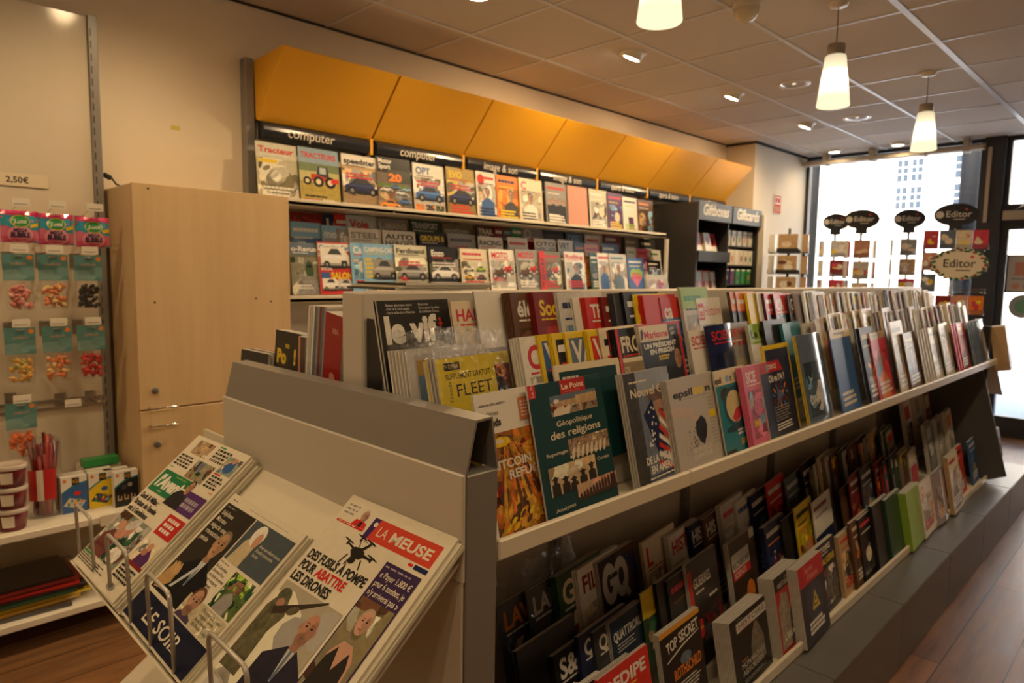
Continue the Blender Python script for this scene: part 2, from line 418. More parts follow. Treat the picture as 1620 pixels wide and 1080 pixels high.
    def car(s, u, v, w, c, van=False):
        a = s.W/s.H; h = w*a*(.55 if van else .34)
        s.ell(u, v-h*.05, w*.56, h*.13, 'blk', .1)
        if van: s.poly([(u-w*.5, v), (u-w*.5, v+h), (u+w*.28, v+h), (u+w*.5, v+h*.55), (u+w*.5, v)], c, .1)
        else: s.star([(u-w*.5, v), (u-w*.5, v+h*.42), (u-w*.32, v+h*.62), (u-w*.15, v+h), (u+w*.14, v+h), (u+w*.30, v+h*.6), (u+w*.5, v+h*.42), (u+w*.5, v)], c, .1)
        s.poly([(u-w*.26, v+h*.62), (u-w*.12, v+h*.92), (u+w*.12, v+h*.92), (u+w*.24, v+h*.6)], 'dgrey'); s.poly([(u-w*.46, v+h*.40), (u-w*.3, v+h*.56), (u+w*.34, v+h*.54), (u+w*.46, v+h*.40)], tuple(min(.85, x*1.6+.02) for x in C_(c)), .1); s.rect(u-w*.48, v, u+w*.48, v+h*.14, tuple(x*.45 for x in C_(c)), .1); s.rect(u+w*.2, v+h*.15, u+w*.42, v+h*.28, 'ink')
        for d in (-.3, .31):
            s.ell(u+d*w, v+h*.06, w*.105, w*.105*a, 'blk'); s.ell(u+d*w, v+h*.06, w*.05, w*.05*a, 'mgrey', 0, 8)
        s.ell(u+w*.42, v+h*.42, w*.05, h*.09, 'white', 0, 8)
        return s
    def bike(s, u, v, w, c):
        a = s.W/s.H
        for d in (-.36, .36):
            s.ell(u+d*w, v, w*.19, w*.19*a, 'blk'); s.ell(u+d*w, v, w*.10, w*.10*a, 'pgrey')
        s.star([(u-w*.40, v+w*.08*a), (u-w*.34, v+w*.36*a), (u-w*.02, v+w*.34*a), (u+w*.22, v+w*.5*a), (u+w*.34, v+w*.28*a), (u+w*.16, v-w*.06*a), (u-w*.16, v-w*.06*a)], c, .2)
        s.ell(u-w*.02, v+w*.06*a, w*.14, w*.13*a, 'dgrey', .3)
        s.poly([(u+w*.18, v+w*.46*a), (u+w*.32, v+w*.62*a), (u+w*.35, v+w*.60*a), (u+w*.24, v+w*.42*a)], 'dgrey')
        return s

def lay_mesh(name, art, y0=0.0, strips=1, bend=None, step=.00004, mats=None):
    """turn artwork into a mesh in the x-z plane facing -y"""
    vs = []; fs = []; cols = []
    W, H = art.W, art.H; step = min(step, .0016/max(1, art.k))
    for pts, c, k in art.fs:
        parts = [pts]
        if strips > 1:
            a0 = min(p[0] for p in pts); a1 = max(p[0] for p in pts); parts = []
            for i in range(strips):
                if a1 <= i/strips or a0 >= (i+1)/strips: continue
                q = clip_poly(pts, max(i/strips, -9), -9, (i+1)/strips, 9)
                if q: parts.append(q)
        for P in parts:
            b = len(vs)
            for u, v in P:
                d = bend(u, v) if bend else 0.0
                vs.append((u*W, y0-k*step+d, v*H))
            fs.append(list(range(b, len(vs)))); cols.append(c)
    me = bpy.data.meshes.new(name); me.from_pydata(vs, [], fs)
    at = me.color_attributes.new('Print', 'FLOAT_COLOR', 'CORNER'); buf = []
    for f, c in zip(fs, cols): buf += list(c)*len(f)
    at.data.foreach_set('color', buf)
    me.materials.append(M[mats or 'print']); me.update()
    return me
def paint_mesh(name, quads, m='print'):
    """quads: (four points, colour, mottling)"""
    vs = []; fs = []; buf = []
    for P, c, n in quads:
        b = len(vs); vs += [tuple(p) for p in P]; fs.append(list(range(b, len(vs)))); buf += list((*C_(c), n))*len(P)
    me = bpy.data.meshes.new(name); me.from_pydata(vs, [], fs)
    at = me.color_attributes.new('Print', 'FLOAT_COLOR', 'CORNER'); at.data.foreach_set('color', buf)
    me.materials.append(M[m]); me.update()
    return me
def box_quads(W, T, H, front, side, pages='pgrey', back='mgrey', bend=None, x0=0.0, y0=0.0, z0=0.0):
    a = [(x0, y0, z0), (x0+W, y0, z0), (x0+W, y0+T, z0), (x0, y0+T, z0)]; b = [(p[0], p[1], z0+H) for p in a]
    return [([a[0], a[1], b[1], b[0]], front, 0), ([a[1], a[2], b[2], b[1]], pages, .06), ([a[2], a[3], b[3], b[2]], back, .1), ([a[3], a[0], b[0], b[3]], side, .12), ([b[0], b[1], b[2], b[3]], pages, .06), ([a[3], a[2], a[1], a[0]], pages, 0)]
def obj_from(name, me, parent=None):
    o = bpy.data.objects.new(name, me); COL.objects.link(o)
    if parent: o.parent = parent
    return o
def dup(root, mw, label=None, group=None):
    r = root.copy(); COL.objects.link(r); r.matrix_world = mw
    if label: r['label'] = label
    if group: r['group'] = group
    for ch in root.children:
        c = ch.copy(); COL.objects.link(c); c.parent = r
    return r


# ================================================================== SETTING
XW = -3.39          # left wall
YF = 7.55           # shop front
mb = MB(); mb.box(-3.6, 2.6, -2.6, YF+.1, -.08, 0); struct('floor', mb, 'floor')
mb = MB(); mb.box(XW-.12, XW, -2.6, YF+.1, 0, CEIL); struct('wall_left', mb, 'wall')
mb = MB(); mb.box(2.5, 2.62, -2.6, YF+.1, 0, CEIL); struct('wall_right', mb, 'wallr')
mb = MB(); mb.box(XW, 2.5, -2.62, -2.5, 0, CEIL); struct('wall_rear', mb, 'wall')
mb = MB(); mb.box(XW, -3.09, 6.34, YF+.1, 0, CEIL); struct('wall_pier', mb, 'wall')
mb = MB(); mb.box(-3.09, -1.47, YF, YF+.12, 0, .55); mb.box(-.2, 2.5, YF, YF+.12, 0, CEIL); struct('wall_front', mb, 'frame')
mb = MB(); mb.box(XW-.1, 2.6, -2.6, YF+.1, CEIL, CEIL+.06); struct('ceiling', mb, 'ceil')
# suspended ceiling bars: 600 mm grid
GX, GY = -1.108, 3.1545
mb = MB()
for i in range(-3, 7):
    x = GX+.6*i
    w = .016 if i == 0 else .012
    if XW < x < 2.5: mb.box(x-w, x+w, -2.5, YF, CEIL-.005, CEIL+.001)
for j in range(-9, 8):
    y = GY+.6*j
    if -2.5 < y < YF: mb.box(XW, 2.5, y-.009, y+.009, CEIL-.004, CEIL+.001)
struct('trim_1', mb, 'tbar')
mb = MB(); mb.box(XW, XW+.012, -2.5, 6.34, CEIL-.010, CEIL-.001); mb.box(XW, -3.07, 6.32, 6.34, CEIL-.022, CEIL-.001); mb.box(-3.09, -3.07, 6.34, YF, CEIL-.022, CEIL-.001); struct('trim_2', mb, 'dark')
mb = MB(); mb.box(XW, XW+.012, -2.5, 6.34, 0, .09); struct('baseboard_left', mb, 'frame')

# ---- shop window
def window(name, x0, x1, z0, z1, y, fr=.05):
    m = MB()
    m.box(x0, x0+fr, y, y+.07, z0, z1); m.box(x1-fr, x1, y, y+.07, z0, z1); m.box(x0+fr, x1-fr, y, y+.07, z0, z0+fr); m.box(x0+fr, x1-fr, y, y+.07, z1-fr, z1)
    o = struct(name, m, 'frame')
    g = MB(); g.box(x0+fr, x1-fr, y+.03, y+.036, z0+fr, z1-fr); g.build('pane', 'glass', o)
    return o
window('window_1', -3.09, -1.47, .55, CEIL, YF, .035)
m = MB(); m.box(-1.47, -1.31, YF-.06, YF+.12, 0, CEIL); struct('trim_3', m, 'frame')            # dark post beside the door
m = MB(); m.box(-1.44, -1.41, YF-.075, YF-.06, 1.95, 2.62); struct('trim_4', m, 'beige')
# blind rail across the top of the window
m = MB()
m.cham(-3.08, -1.46, YF-.16, YF-.05, 2.60, 2.635); m.box(-3.08, -1.46, YF-.075, YF-.06, 2.635, 2.66)
for x in (-2.85, -2.4, -1.95, -1.6): m.box(x-.02, x+.02, YF-.165, YF-.03, 2.59, CEIL-.006)
rail = m.build('blind_rail', 'beige'); tag(rail, 'beige rolled blind rail across the top of the shop window', 'blind')
# transom light above the door and the door itself
window('window_2', -1.31, -.2, 2.07, CEIL, YF, .04)
m = MB(); m.box(-1.31, -.2, YF-.02, YF+.12, 1.945, 2.07); struct('trim_5', m, 'frame')
m = MB(); m.cham(-1.29, -.45, YF-.09, YF-.02, 1.965, 2.045); cl = m.build('door_closer', 'beige'); tag(cl, 'beige door closer bar above the glass door', 'door closer')
m = MB(); m.tube([(-1.22, YF-.06, 2.05), (-1.1, YF-.16, 2.09), (-.9, YF-.07, 2.12)], .008); m.build('arm', 'chrome', cl)
dr = window('door_1', -1.31, -.2, .0, 1.945, YF+.01, .06)
m = MB(); m.box(-1.25, -.26, YF, YF+.05, 0.06, .19); m.build('kick_rail', 'frame', dr)
# notices on the door glass
def sheet(name, label, cat, art, pos, rz, T=.004, back='white', m='news', lean=0.0):
    root = obj_from(name, paint_mesh(name, box_quads(art.W, T, art.H, 'white', 'white', 'white', back), m))
    tag(root, label, cat)
    c = obj_from('print', lay_mesh('print', art, -.0002, mats=m), root)
    root.matrix_world = Matrix.Translation(pos) @ Matrix.Rotation(rz, 4, 'Z') @ Matrix.Rotation(-lean, 4, 'X')
    return root
a = Art(.36, .34, 'blk'); a.rect(.04, .04, .96, .96, 'pgrey'); a.rect(.18, .45, .9, .8, 'salmon').bars(.12, .33, .8, .4, 1, 'mgrey')
for u in (.22, .45, .7): a.ell(u, .17, .08, .08, 'salmon')
sheet('door_notice', 'black-framed notice with pink panel on the glass door', 'notice', a, (-1.245, YF-.005, 1.32), 0)
def disc(name, label, cat, c, r, y, ops, n=28, T=.006):
    m = MB(); m.prism([(c[0]+r*math.cos(2*PI*i/n), c[1]+r*math.sin(2*PI*i/n)) for i in range(n)], 'y', y, y+T)
    return m
m = MB(); cc = (-1.10, 1.20)
for r, y, mi in ((.105, YF-.006, 0), (.06, YF-.0075, 1)): m.prism([(cc[0]+r*math.cos(2*PI*i/28), cc[1]+r*math.sin(2*PI*i/28)) for i in range(28)], 'y', y, y+.004, mi)
st = m.build('door_sticker', [mat('sticker_grey', (.36, .42, .42), .5), mat('sticker_green', (.16, .40, .26), .5)])
tag(st, 'round grey and green sticker on the glass door', 'sticker')

# ---- street
m = MB(); m.box(-34, 14, YF+.12, 41, -.14, -.02); struct('ground_1', m, 'road')
fac = MB(); fac.box(-34, 14, 40, 40.5, -.1, 16); fo = struct('wall_opposite', fac, 'facade')
k = 0
for zc in (7.05, 5.66, 8.5):
    for xc in (-20.2, -19.4, -17.2, -16.5, -11.37, -10.70, -8.75, -8.05, -5.9, -5.2, -3.2, -2.5):
        m = MB(); m.box(xc-.26, xc+.26, 39.97, 40.02, zc-.55, zc+.55); m.box(xc-.018, xc+.018, 39.95, 39.98, zc-.5, zc+.5, 1)
        for dz in (-.17, .17): m.box(xc-.26, xc+.26, 39.95, 39.98, zc+dz-.018, zc+dz+.018, 1)
        k += 1; m.build('window_%d' % (k+2), ['facwin', 'facade'], fo)
m = MB(); m.box(-34, 14, 39.8, 40.0, 3.95, 4.15); m.build('ledge', 'facade', fo)
m = MB(); m.box(-14.05, -13.72, 39.6, 40.0, 4.15, 16); m.build('brick_strip', 'brickred', fo)
for x, y, r, l in ((-3.32, 8.3, .08, 'dark round street column at the left edge of the shop window'), (-1.78, 8.5, .085, 'dark round street column near the door, outside the window')):
    m = MB(); m.lathe([(r, 0), (r, 3.4)], 24, (x, y, -.02)); o = m.build('street_column', 'column'); tag(o, l, 'column')

# ================================================================== LAMPS
def spot(loc, power, size=150, blend=.9, rot=(0, 0, 0), col=WARM, rad=.05):
    d = bpy.data.lights.new('lamp_light', 'SPOT'); d.energy = power; d.spot_size = R_(size); d.spot_blend = blend; d.color = col; d.shadow_soft_size = rad
    o = bpy.data.objects.new('lamp_light', d); COL.objects.link(o); o.location = loc; o.rotation_euler = rot
    return o
def downlight(x, y, label, on=True, tilt=(0, 0), power=P_DOWN):
    t = empty('downlight', (x, y, CEIL), 0, label, 'downlight', 'downlights in the ceiling')
    m = MB()
    if on:
        m.lathe([(.052, -.006), (.078, -.004), (.080, 0)], 28); m.build('ring', 'white', t)
        h = MB(); h.tf = Matrix.Rotation(tilt[0], 4, 'X') @ Matrix.Rotation(tilt[1], 4, 'Y')
        h.lathe([(.058, .03), (.060, -.022), (.054, -.030), (.048, -.026)], 28); hd = h.build('lamp_head', 'white', t)
        d = MB(); d.tf = h.tf; d.lathe([(.0005, -.026), (.050, -.0262)], 28); d.build('bulb', 'lampglow', hd)
        l = spot((0, 0, -.04), power, 160, .7, (tilt[0], tilt[1], 0)); l.parent = t
    else:
        m.lathe([(.082, -.004), (.104, -.006), (.106, 0)], 32); m.build('ring', 'white', t)
        h = MB(); h.lathe([(.084, -.004), (.074, .0), (.05, .0004), (.001, .0006)], 28); h.build('reflector', 'chrome', t)
        b = MB(); b.lathe([(.001, -.004), (.012, -.003), (.014, .0)], 12); b.build('bulb', 'shade', t)  # glow put on the bulb although this lamp is off
    return t
DL = -2.45
for y, lab in ((3.42, 'lit tilted white downlight nearest the viewer above the wall shelves'), (4.64, 'lit tilted white downlight, second along the wall shelves'), (5.92, 'lit tilted white downlight, third along the wall shelves')):
    downlight(DL, y, lab, True, (R_(-8), R_(20)))
downlight(-2.70, 7.25, 'lit flat downlight close to the window, beside the pier', True, power=P_DOWN*.2)
downlight(-2.12, 7.25, 'lit flat downlight close to the middle of the window', True, power=P_DOWN*.3)
downlight(-2.02, 4.65, 'unlit chrome recessed downlight between the pendant and wall', False)
downlight(-2.05, 5.94, 'unlit chrome recessed downlight closer to the window', False)
for x, y in ((DL, 2.2), (-2.62, .90), (DL, -.3), (DL, -1.4)): downlight(x, y, 'lit downlight in the wall row, overhead of the viewer', True, power=P_DOWN*(.8 if y > 2 else .55))
for y in (-.6, 1.4, 3.4, 5.4): downlight(1.75, y, 'added unseen downlight bouncing fill light off the right wall', True, (0, R_(-22)), power=P_RIGHT_FILL)  # unseen lamps added so bounce off the wall brightens the ceiling

for y in (-.9, .3, 1.5, 2.7, 3.9, 5.1): downlight(-.08, y, 'lit downlight over the aisle right of the island', True, power=P_AISLE)

def pendant(y, label):
    t = empty('pendant_lamp', (-1.30, y, 2.235), 0, label, 'pendant lamp', 'white glass pendant lamps over the island')
    m = MB(); m.lathe([(.072, 0), (.0735, .004), (.047, .225), (.044, .231), (.03, .233)], 32); m.lathe([(.0695, .002), (.044, .222)], 32); m.build('lamp_shade', 'shade', t)
    m = MB(); m.lathe([(.0005, .012), (.0695, .010)], 32); m.build('diffuser', 'shade', t)
    m = MB(); m.lathe([(.001, .285), (.038, .283), (.040, .279), (.040, .228), (.030, .226)], 28); m.build('cap', 'steel', t)
    m = MB(); m.tube([(0, 0, .28), (0, 0, CEIL-2.235-.004)], .0025, 6); m.build('cord', 'black', t)
    m = MB(); m.lathe([(.045, CEIL-2.235-.001), (.04, CEIL-2.235-.02), (.004, CEIL-2.235-.024)], 20); m.build('ceiling_rose', 'white', t)
    l = spot((0, 0, -.005), P_PEND*(.24 if y < 1 else 1.0), 165, .5, rad=.06); l.parent = t
    return t
for y, lab in ((4.95, 'white glass pendant lamp farther down the island, near the window'), (3.437, 'white glass pendant lamp above the middle of the island'), (1.953, 'white glass pendant lamp cut off by the top of the photo'), (.46, 'white glass pendant lamp over the newspapers'), (-1.03, 'white glass pendant lamp behind the viewer')):
    pendant(y, lab)
m = MB(); m.lathe([(.062, 0), (.064, -.02), (.060, -.03)], 28); sd = m.build('motion_detector', 'cream', None, (-1.62, 3.16, CEIL)); tag(sd, 'cream domed detector on the ceiling', 'detector')
m = MB(); m.lathe([(.058, -.03), (.056, -.05), (.045, -.072), (.025, -.085), (.001, -.089)], 28); m.build('dome', mat('dome_gloss', (.66, .58, .44), .1), sd)

# red fire notice on the pier
a = Art(.17, .19, 'white'); a.rect(.04, .04, .96, .96, 'red'); a.rect(.12, .5, .88, .9, 'white').rect(.2, .58, .45, .84, 'red').rect(.55, .58, .8, .84, 'red').rect(.12, .1, .88, .42, 'salmon')
sheet('fire_notice', 'red and white fire notice on the white pier', 'notice', a, (-3.084, 6.78, 2.065), PI/2)

# ================================================================== LOCKER
def locker():
    t = empty('locker_cabinet', (-3.0, .872, 0), 0, 'pale maple double-door cupboard standing against the left wall', 'cupboard')
    x0 = -.385; D = .66
    m = MB(); m.cham(x0, -.02, 0, .60, .06, 1.755, .002); m.cham(-.32, -.02, .5985, D, .0605, 1.7545, .002); m.build('body', 'locker', t)
    for z0, z1, hz, kz in ((.08, .838, .775, .695), (.844, 1.757, .85, .92)):
        d = MB(); d.cham(-.018, 0, 0, D, z0, z1, .002)
        for y, z in ((.06, z1-.02 if z1 > 1 else z0+.05), (.07, z1-.475), (.495, z1-.465), (.565, z1-.48)):
            if z1 > 1: d.box(-.002, .0006, y-.004, y+.004, z-.004, z+.004, 1)
        dd = d.build('door', ['locker', 'black'], t)
        h = MB(); h.tube([(-.001, .035, hz), (.026, .038, hz), (.028, .045, hz), (.028, .13, hz), (.026, .137, hz), (-.001, .14, hz)], .0045, 8); h.build('handle', 'chrome', dd)
        k = MB(); k.tf = Matrix.Translation((0, .06, kz)) @ Matrix.Rotation(PI/2, 4, 'Y'); k.lathe([(.013, -.001), (.013, .008), (.009, .010), (.0005, .010)], 16); k.build('lock', 'dgrey', dd)
    m = MB(); m.box(x0+.02, -.04, .02, D-.02, 0, .06); m.build('plinth', 'charcoal', t)
    return t
locker()
m = MB(); m.tube([(-3.36, .87, 1.76+.06), (-3.34, .875, 1.81), (-3.32, .89, 1.80), (-3.30, .9, 1.775), (-3.31, .93, 1.765)], .004, 6); o = m.build('cable', 'black'); tag(o, 'short black cable end lying over the cupboard top', 'cable')
m.v = []; m.f = []; m.mi = []; m.sm = []; m.tube([(-3.345, .868, 1.815), (-3.325, .885, 1.802)], .011, 10); m.build('plug', 'black', o)
m = MB(); m.box(XW, XW+.001, 1.16, 1.20, 2.055, 2.075); o = m.build('sticky_note', mat('note_yellow', (.62, .50, .12), .8)); tag(o, 'small yellow sticky mark on the bare wall above the cupboard', 'note')

# ================================================================== WALL SHELVING WITH YELLOW CANOPY
WS0 = 1.51; MOD = .665
ws = empty('wall_shelving', (XW, WS0, 0), 0, 'long white wall shelving with yellow canopy and dark sign strip', 'shelving')
def wsb(name, mats, parent=ws): return lambda mb: mb.build(name, mats, parent)
for k in range(6):
    m = MB(); y = k*MOD
    m.cham(.0, .06, y-.022, y+.022, 0, 2.44 if k == 0 else 2.40, .003)
    m.build('upright', 'grey', ws)
m = MB(); m.box(.02, .035, .02, 5*MOD, .1, 2.14); m.build('back_panel', 'white', ws)
SIGN = ['computer', 'computer', 'image & son', 'image & son', 'sports & loisirs', 'sports & loisirs', 'sports & loisirs']
for k in range(7):
    y0 = k*MOD+(.022 if k == 0 else .006); y1 = (k+1)*MOD-.006
    # tilted panel: leaning outward to the top, with closed ends
    prof = [(.07, 2.155), (.10, 2.143), (.37, 2.435), (.36, 2.441), (.06, 2.43)]
    m = MB(); m.prism(prof, 'y', y0, y1); m.build('canopy_panel', 'yellow', ws)
    m = MB(); yy0, yy1 = y0+.012, y1-.022
    arc = [(.085+.045*math.cos(a), 2.100+.044*math.sin(a)) for a in [R_(-80+20*i) for i in range(9)]]
    m.prism([(.06, 2.057)]+arc+[(.06, 2.143)], 'y', yy0, yy1)
    sg = m.build('sign_strip', 'strip', ws)
    vs, fs, tw = glyphs(SIGN[k], .006); hgt = .046; wd = min(.30, tw*hgt/CAP*1.0); kx = wd/tw; kz = hgt/CAP
    m = MB(); yc = (yy0+yy1)/2-(.03 if k else .05)
    m.add([(.1315, yc-wd/2+x*kx+z*kz*.12, 2.078+z*kz) for x, z in vs], fs); m.build('lettering', 'letter', sg)
    m = MB(); m.box(.06, .128, yy1+.001, yy1+.018, 2.057, 2.143); m.build('end_cap', 'yellow', sg)
for zt, dep, nm, n in ((1.765, .31, 'shelf', 5), (1.30, .31, 'shelf', 5), (.80, .33, 'shelf', 5)):
    for k in range(n):
        m = MB(); y0, y1 = k*MOD+.0015, (k+1)*MOD-.0015
        m.cham(.036, dep, y0, y1, zt-.035, zt-.014, .002); m.cham(dep-.012, dep, y0, y1, zt-.034, zt, .002)
        m.build(nm, 'cream', ws)
m = MB(); m.box(.02, .36, 0, 5*MOD, 0, .12); m.build('plinth', 'white', ws)
m = MB(); m.cham(.3, .325, 5*MOD-.01, 5*MOD+.02, .1, 1.72, .002); m.build('end_post', 'white', ws)

# ================================================================== CANDY BAY (left edge)
cb = empty('sweets_bay', (XW, 0, 0), 0, 'white slotted sweets bay with two shelves at the left edge', 'shelving')
m = MB(); m.box(.03, .055, -.55, .83, .02, 2.45); m.build('back_panel', mat('glossy_white', (.70, .62, .49), .12, noise=.02), cb)
for y in (.845, -.12):
    m = MB(); m.cham(.02, .075, y-.022, y+.012, 0, 2.455, .002)
    for i in range(46): m.box(.0745, .0757, y-.016, y-.012, .12+i*.05, .15+i*.05, 1)
    m.build('upright', ['grey', 'black'], cb)
for i, z in enumerate((.455, .12)):
    m = MB(); m.cham(.06, .44, -.5, .858, z-.028, z, .003); s = m.build('shelf', 'white', cb)
    if i == 0:
        l = MB(); l.box(.44, .443, .70, .80, z-.04, z+.002); l.build('label_holder', 'cream', s)
m = MB(); m.box(.055, .068, -.5, .83, .86, .872); m.box(.055, .068, -.5, .83, .83, .838); m.build('hook_bar', 'steel', cb)
a = Art(.26, .05, 'cream'); a.text('DH   2,50€', .18, .28, .45, 'ink', w=.66, bold=.02); a.rect(0, .1, .12, .16, 'ink')
sheet('price_label', 'white price label reading 2,50 on the sweets bay', 'price label', a, (XW+.0605, .40, 1.735), PI/2, .001)
HOOKS = []
def hook(y, z, L, label, price=True, lift=.02):
    t = empty('display_hook', (XW+.055, y, z), 0, label, 'hook', 'wire display hooks of the sweets bay')
    m = MB(); m.cham(0, .006, -.02, .02, -.03, .03, .001); m.build('plate', 'steel', t)
    m = MB()
    for d in (-.012, .012): m.tube([(0, d, 0), (L, d, 0), (L+.02, d, .012)], .0022, 6)
    m.tube([(L+.02, -.012, .012), (L+.02, .012, .012)], .0022, 6); m.build('wire', 'chrome', t)
    m = MB(); m.tube([(0, 0, .02), (L*.4, 0, .03), (L+.045, 0, .03+lift)], .0018, 6); m.build('label_arm', 'chrome', t)
    if price:
        m = MB(); m.tf = Matrix.Translation((L+.045, 0, .03+lift)); m.cham(0, .002, -.028, .028, -.026, .004, .0006)
        m.box(.002, .0025, -.022, .02, -.018, -.016, 1); m.build('price_tag', ['white', 'dgrey'], t)
    return t
def sweet_bag(y, z, x, label):
    """pillow bag in pink and blue"""
    W, H = .118, .118
    t = empty('sweet_bag', (x, y, z), PI/2, label, 'sweets bag', 'pink and blue gum bags')
    a = Art(W, H, 'sky', .05); a.rect(0, .0, 1, 1, (.03, .34, .50), .1); a.rect(0, .84, 1, 1, (.75, .06, .20)); a.rect(0, 0, 1, .08, (.75, .06, .20))
    r = random.Random(3)
    for i in range(9): a.ell(r.uniform(.03, .97), r.uniform(.55, .82), .03, .03, 'pink')
    a.ell(.08, .28, .24, .24, 'pink', .1).ell(.88, .22, .22, .18, 'pink', .1).rect(0, .08, 1, .2, (.70, .10, .20), .1).ell(.5, .25, .34, .27, (.85, .32, .42))
    a.ell(.5, .66, .26, .20, 'yel').ell(.5, .66, .24, .18, 'green').text('Lutti', .5, .6, .12, 'white', al='c', w=.36, bold=.02, shear=.2)
    a.text('MEGA', .5, .33, .11, 'navy', al='c', w=.36, bold=.04).text('BUBBLE', .5, .17, .14, 'navy', al='c', w=.5, bold=.05)
    a.poly([(.76, .46), (.99, .52), (.99, .64), (.76, .57)], 'yel')
    bulge = lambda u, v: -.022*max(0, math.sin(PI*min(max(u, 0), 1)))**.6*max(0, math.sin(PI*min(max(v, 0), 1)))**.6
    # puffed front and back
    n = 8; m = MB(); g = []
    for s in (1, -1):
        for j in range(n+1):
            for i in range(n+1):
                u, v = i/n, j/n; g.append((u*W, s*(bulge(u, v)*.9-.0005), v*H))
    fs = []
    for s in (0, 1):
        o = s*(n+1)**2
        for j in range(n):
            for i in range(n):
                q = (o+j*(n+1)+i, o+j*(n+1)+i+1, o+(j+1)*(n+1)+i+1, o+(j+1)*(n+1)+i); fs.append(q if s == 0 else q[::-1])
    m.add(g, fs, 0, True); m.build('bag', mat('bag_back', (.6, .06, .17), .2), t)
    # print follows the bulge: cut into a fine grid
    vs = []; ff = []; cc = []
    for pts, c, k in a.fs:
        for i in range(n):
            for j in range(n):
                P = clip_poly(pts, i/n, j/n, (i+1)/n, (j+1)/n)
                if not P or len(P) < 3: continue
                b = len(vs); vs += [(u*W, bulge(u, v)*.9-.0012-k*.00005, v*H) for u, v in P]; ff.append(list(range(b, len(vs)))); cc.append(c)
    me = bpy.data.meshes.new('print'); me.from_pydata(vs, [], ff); at = me.color_attributes.new('Print', 'FLOAT_COLOR', 'CORNER'); buf = []
    for f, c in zip(ff, cc): buf += list(c)*len(f)
    at.data.foreach_set('color', buf); me.materials.append(M['gloss']); obj_from('print', me, t)
    return t
gum = ['pink and blue gum bag, left of the top row of the sweets bay', 'pink and blue gum bag, middle of the top row of the sweets bay', 'pink and blue gum bag, right end of the top row beside the cupboard']
p = sweet_bag(.462, 1.508, -3.12, gum[0])
for i, y in enumerate((.462, .577, .703)):
    if i: dup(p, Matrix.Translation((-3.12-.004*i, y, 1.508-.004*i)) @ Matrix.Rotation(PI/2, 4, 'Z'), gum[i])
    hook(y+.062, 1.605, .20, 'wire hook holding the %s gum bag' % ('left', 'middle', 'right')[i], True, .03)
def card_bag(y, z, x, label, sweet, fill, kind, head='teal'):
    """clear bag of sweets under a mint header card"""
    t = empty('sweets_packet', (x, y, z), PI/2, label, 'sweets packet', 'clear packets under mint header cards')
    W, H = .098, .10
    a = Art(W, H, (.10, .25, .24)); a.ell(.3, .2, .5, .22, (.22, .38, .35)).ell(.85, .35, .35, .2, (.16, .32, .30)).ell(.86, .86, .09, .09, 'org')
    a.text('yellooh', .5, .58, .12, 'salmon', al='c', w=.6, shear=.2)
    root = obj_from('header_card', paint_mesh('header_card', box_quads(W, .003, H, (.2, .4, .38), (.2, .4, .38), (.3, .4, .38), (.2, .4, .38))), t)
    root.location = (0, 0, .105); obj_from('print', lay_mesh('print', a, -.0002), root)
    m = MB(); m.cham(.006, .092, -.012, .020, -.005, .112, .008); m.build('bag', 'film', t)
    m = MB(); r = random.Random(int(y*1000+z*100))
    for i in range(44):
        cx, cy, cz = r.uniform(.016, .082), r.uniform(-.003, .013), r.uniform(.006, .085)
        m.tf = Matrix.Translation((cx, cy, cz)) @ Matrix.Rotation(r.uniform(0, 6), 4, 'Y') @ Matrix.Rotation(r.uniform(-.5, .5), 4, 'X')
        m.sphere((0, 0, 0), .0125, 8, 5, 0 if r.random() < .6 else 1, (1, .62, .6) if kind == 'drop' else (1.2, .5, .45))
    o = m.build('sweets', [mat('sweet_a', fill[0], .35), mat('sweet_b', fill[1], .35)], t); o['kind'] = 'stuff'
    return t
PK = (((.62, .20, .17), (.72, .42, .32)), ((.72, .22, .08), (.78, .55, .22)), ((.012, .010, .010), (.02, .015, .015)), ((.72, .40, .08), (.45, .42, .10)), ((.55, .03, .02), (.42, .02, .02)), ((.72, .16, .04), (.75, .20, .06)))
for y, z, f, l in ((.462, 1.262, 0, 'clear packet of pale pink jelly sweets, upper packet row'), (.572, 1.262, 1, 'clear packet of orange and cream sweets, upper packet row'), (.690, 1.262, 2, 'clear packet of black liquorice, upper packet row beside the cupboard'),
                   (.455, .985, 3, 'clear packet of amber jelly sweets, lower packet row'), (.574, .985, 1, 'clear packet of orange and cream sweets, lower packet row'), (.690, .985, 4, 'clear packet of dark red sweets, lower packet row'), (.445, .70, 5, 'clear packet of orange jelly discs hanging alone above the tubs')):
    card_bag(y, z, -3.12, l, None, PK[f], 'drop')
    hook(y+.05, z+.185, .20, 'wire hook holding the ' + l.replace('clear ', '').split(',')[0].replace(' hanging alone above the tubs', '') + (' in the lower row' if z < 1 and f == 1 else ' in the upper row' if f == 1 else ''))
hook(.665, .865, .17, 'empty wire hook with white label, left of the free pair', True, .0)
hook(.775, .865, .17, 'empty wire hook nearest the cupboard', False, .02)
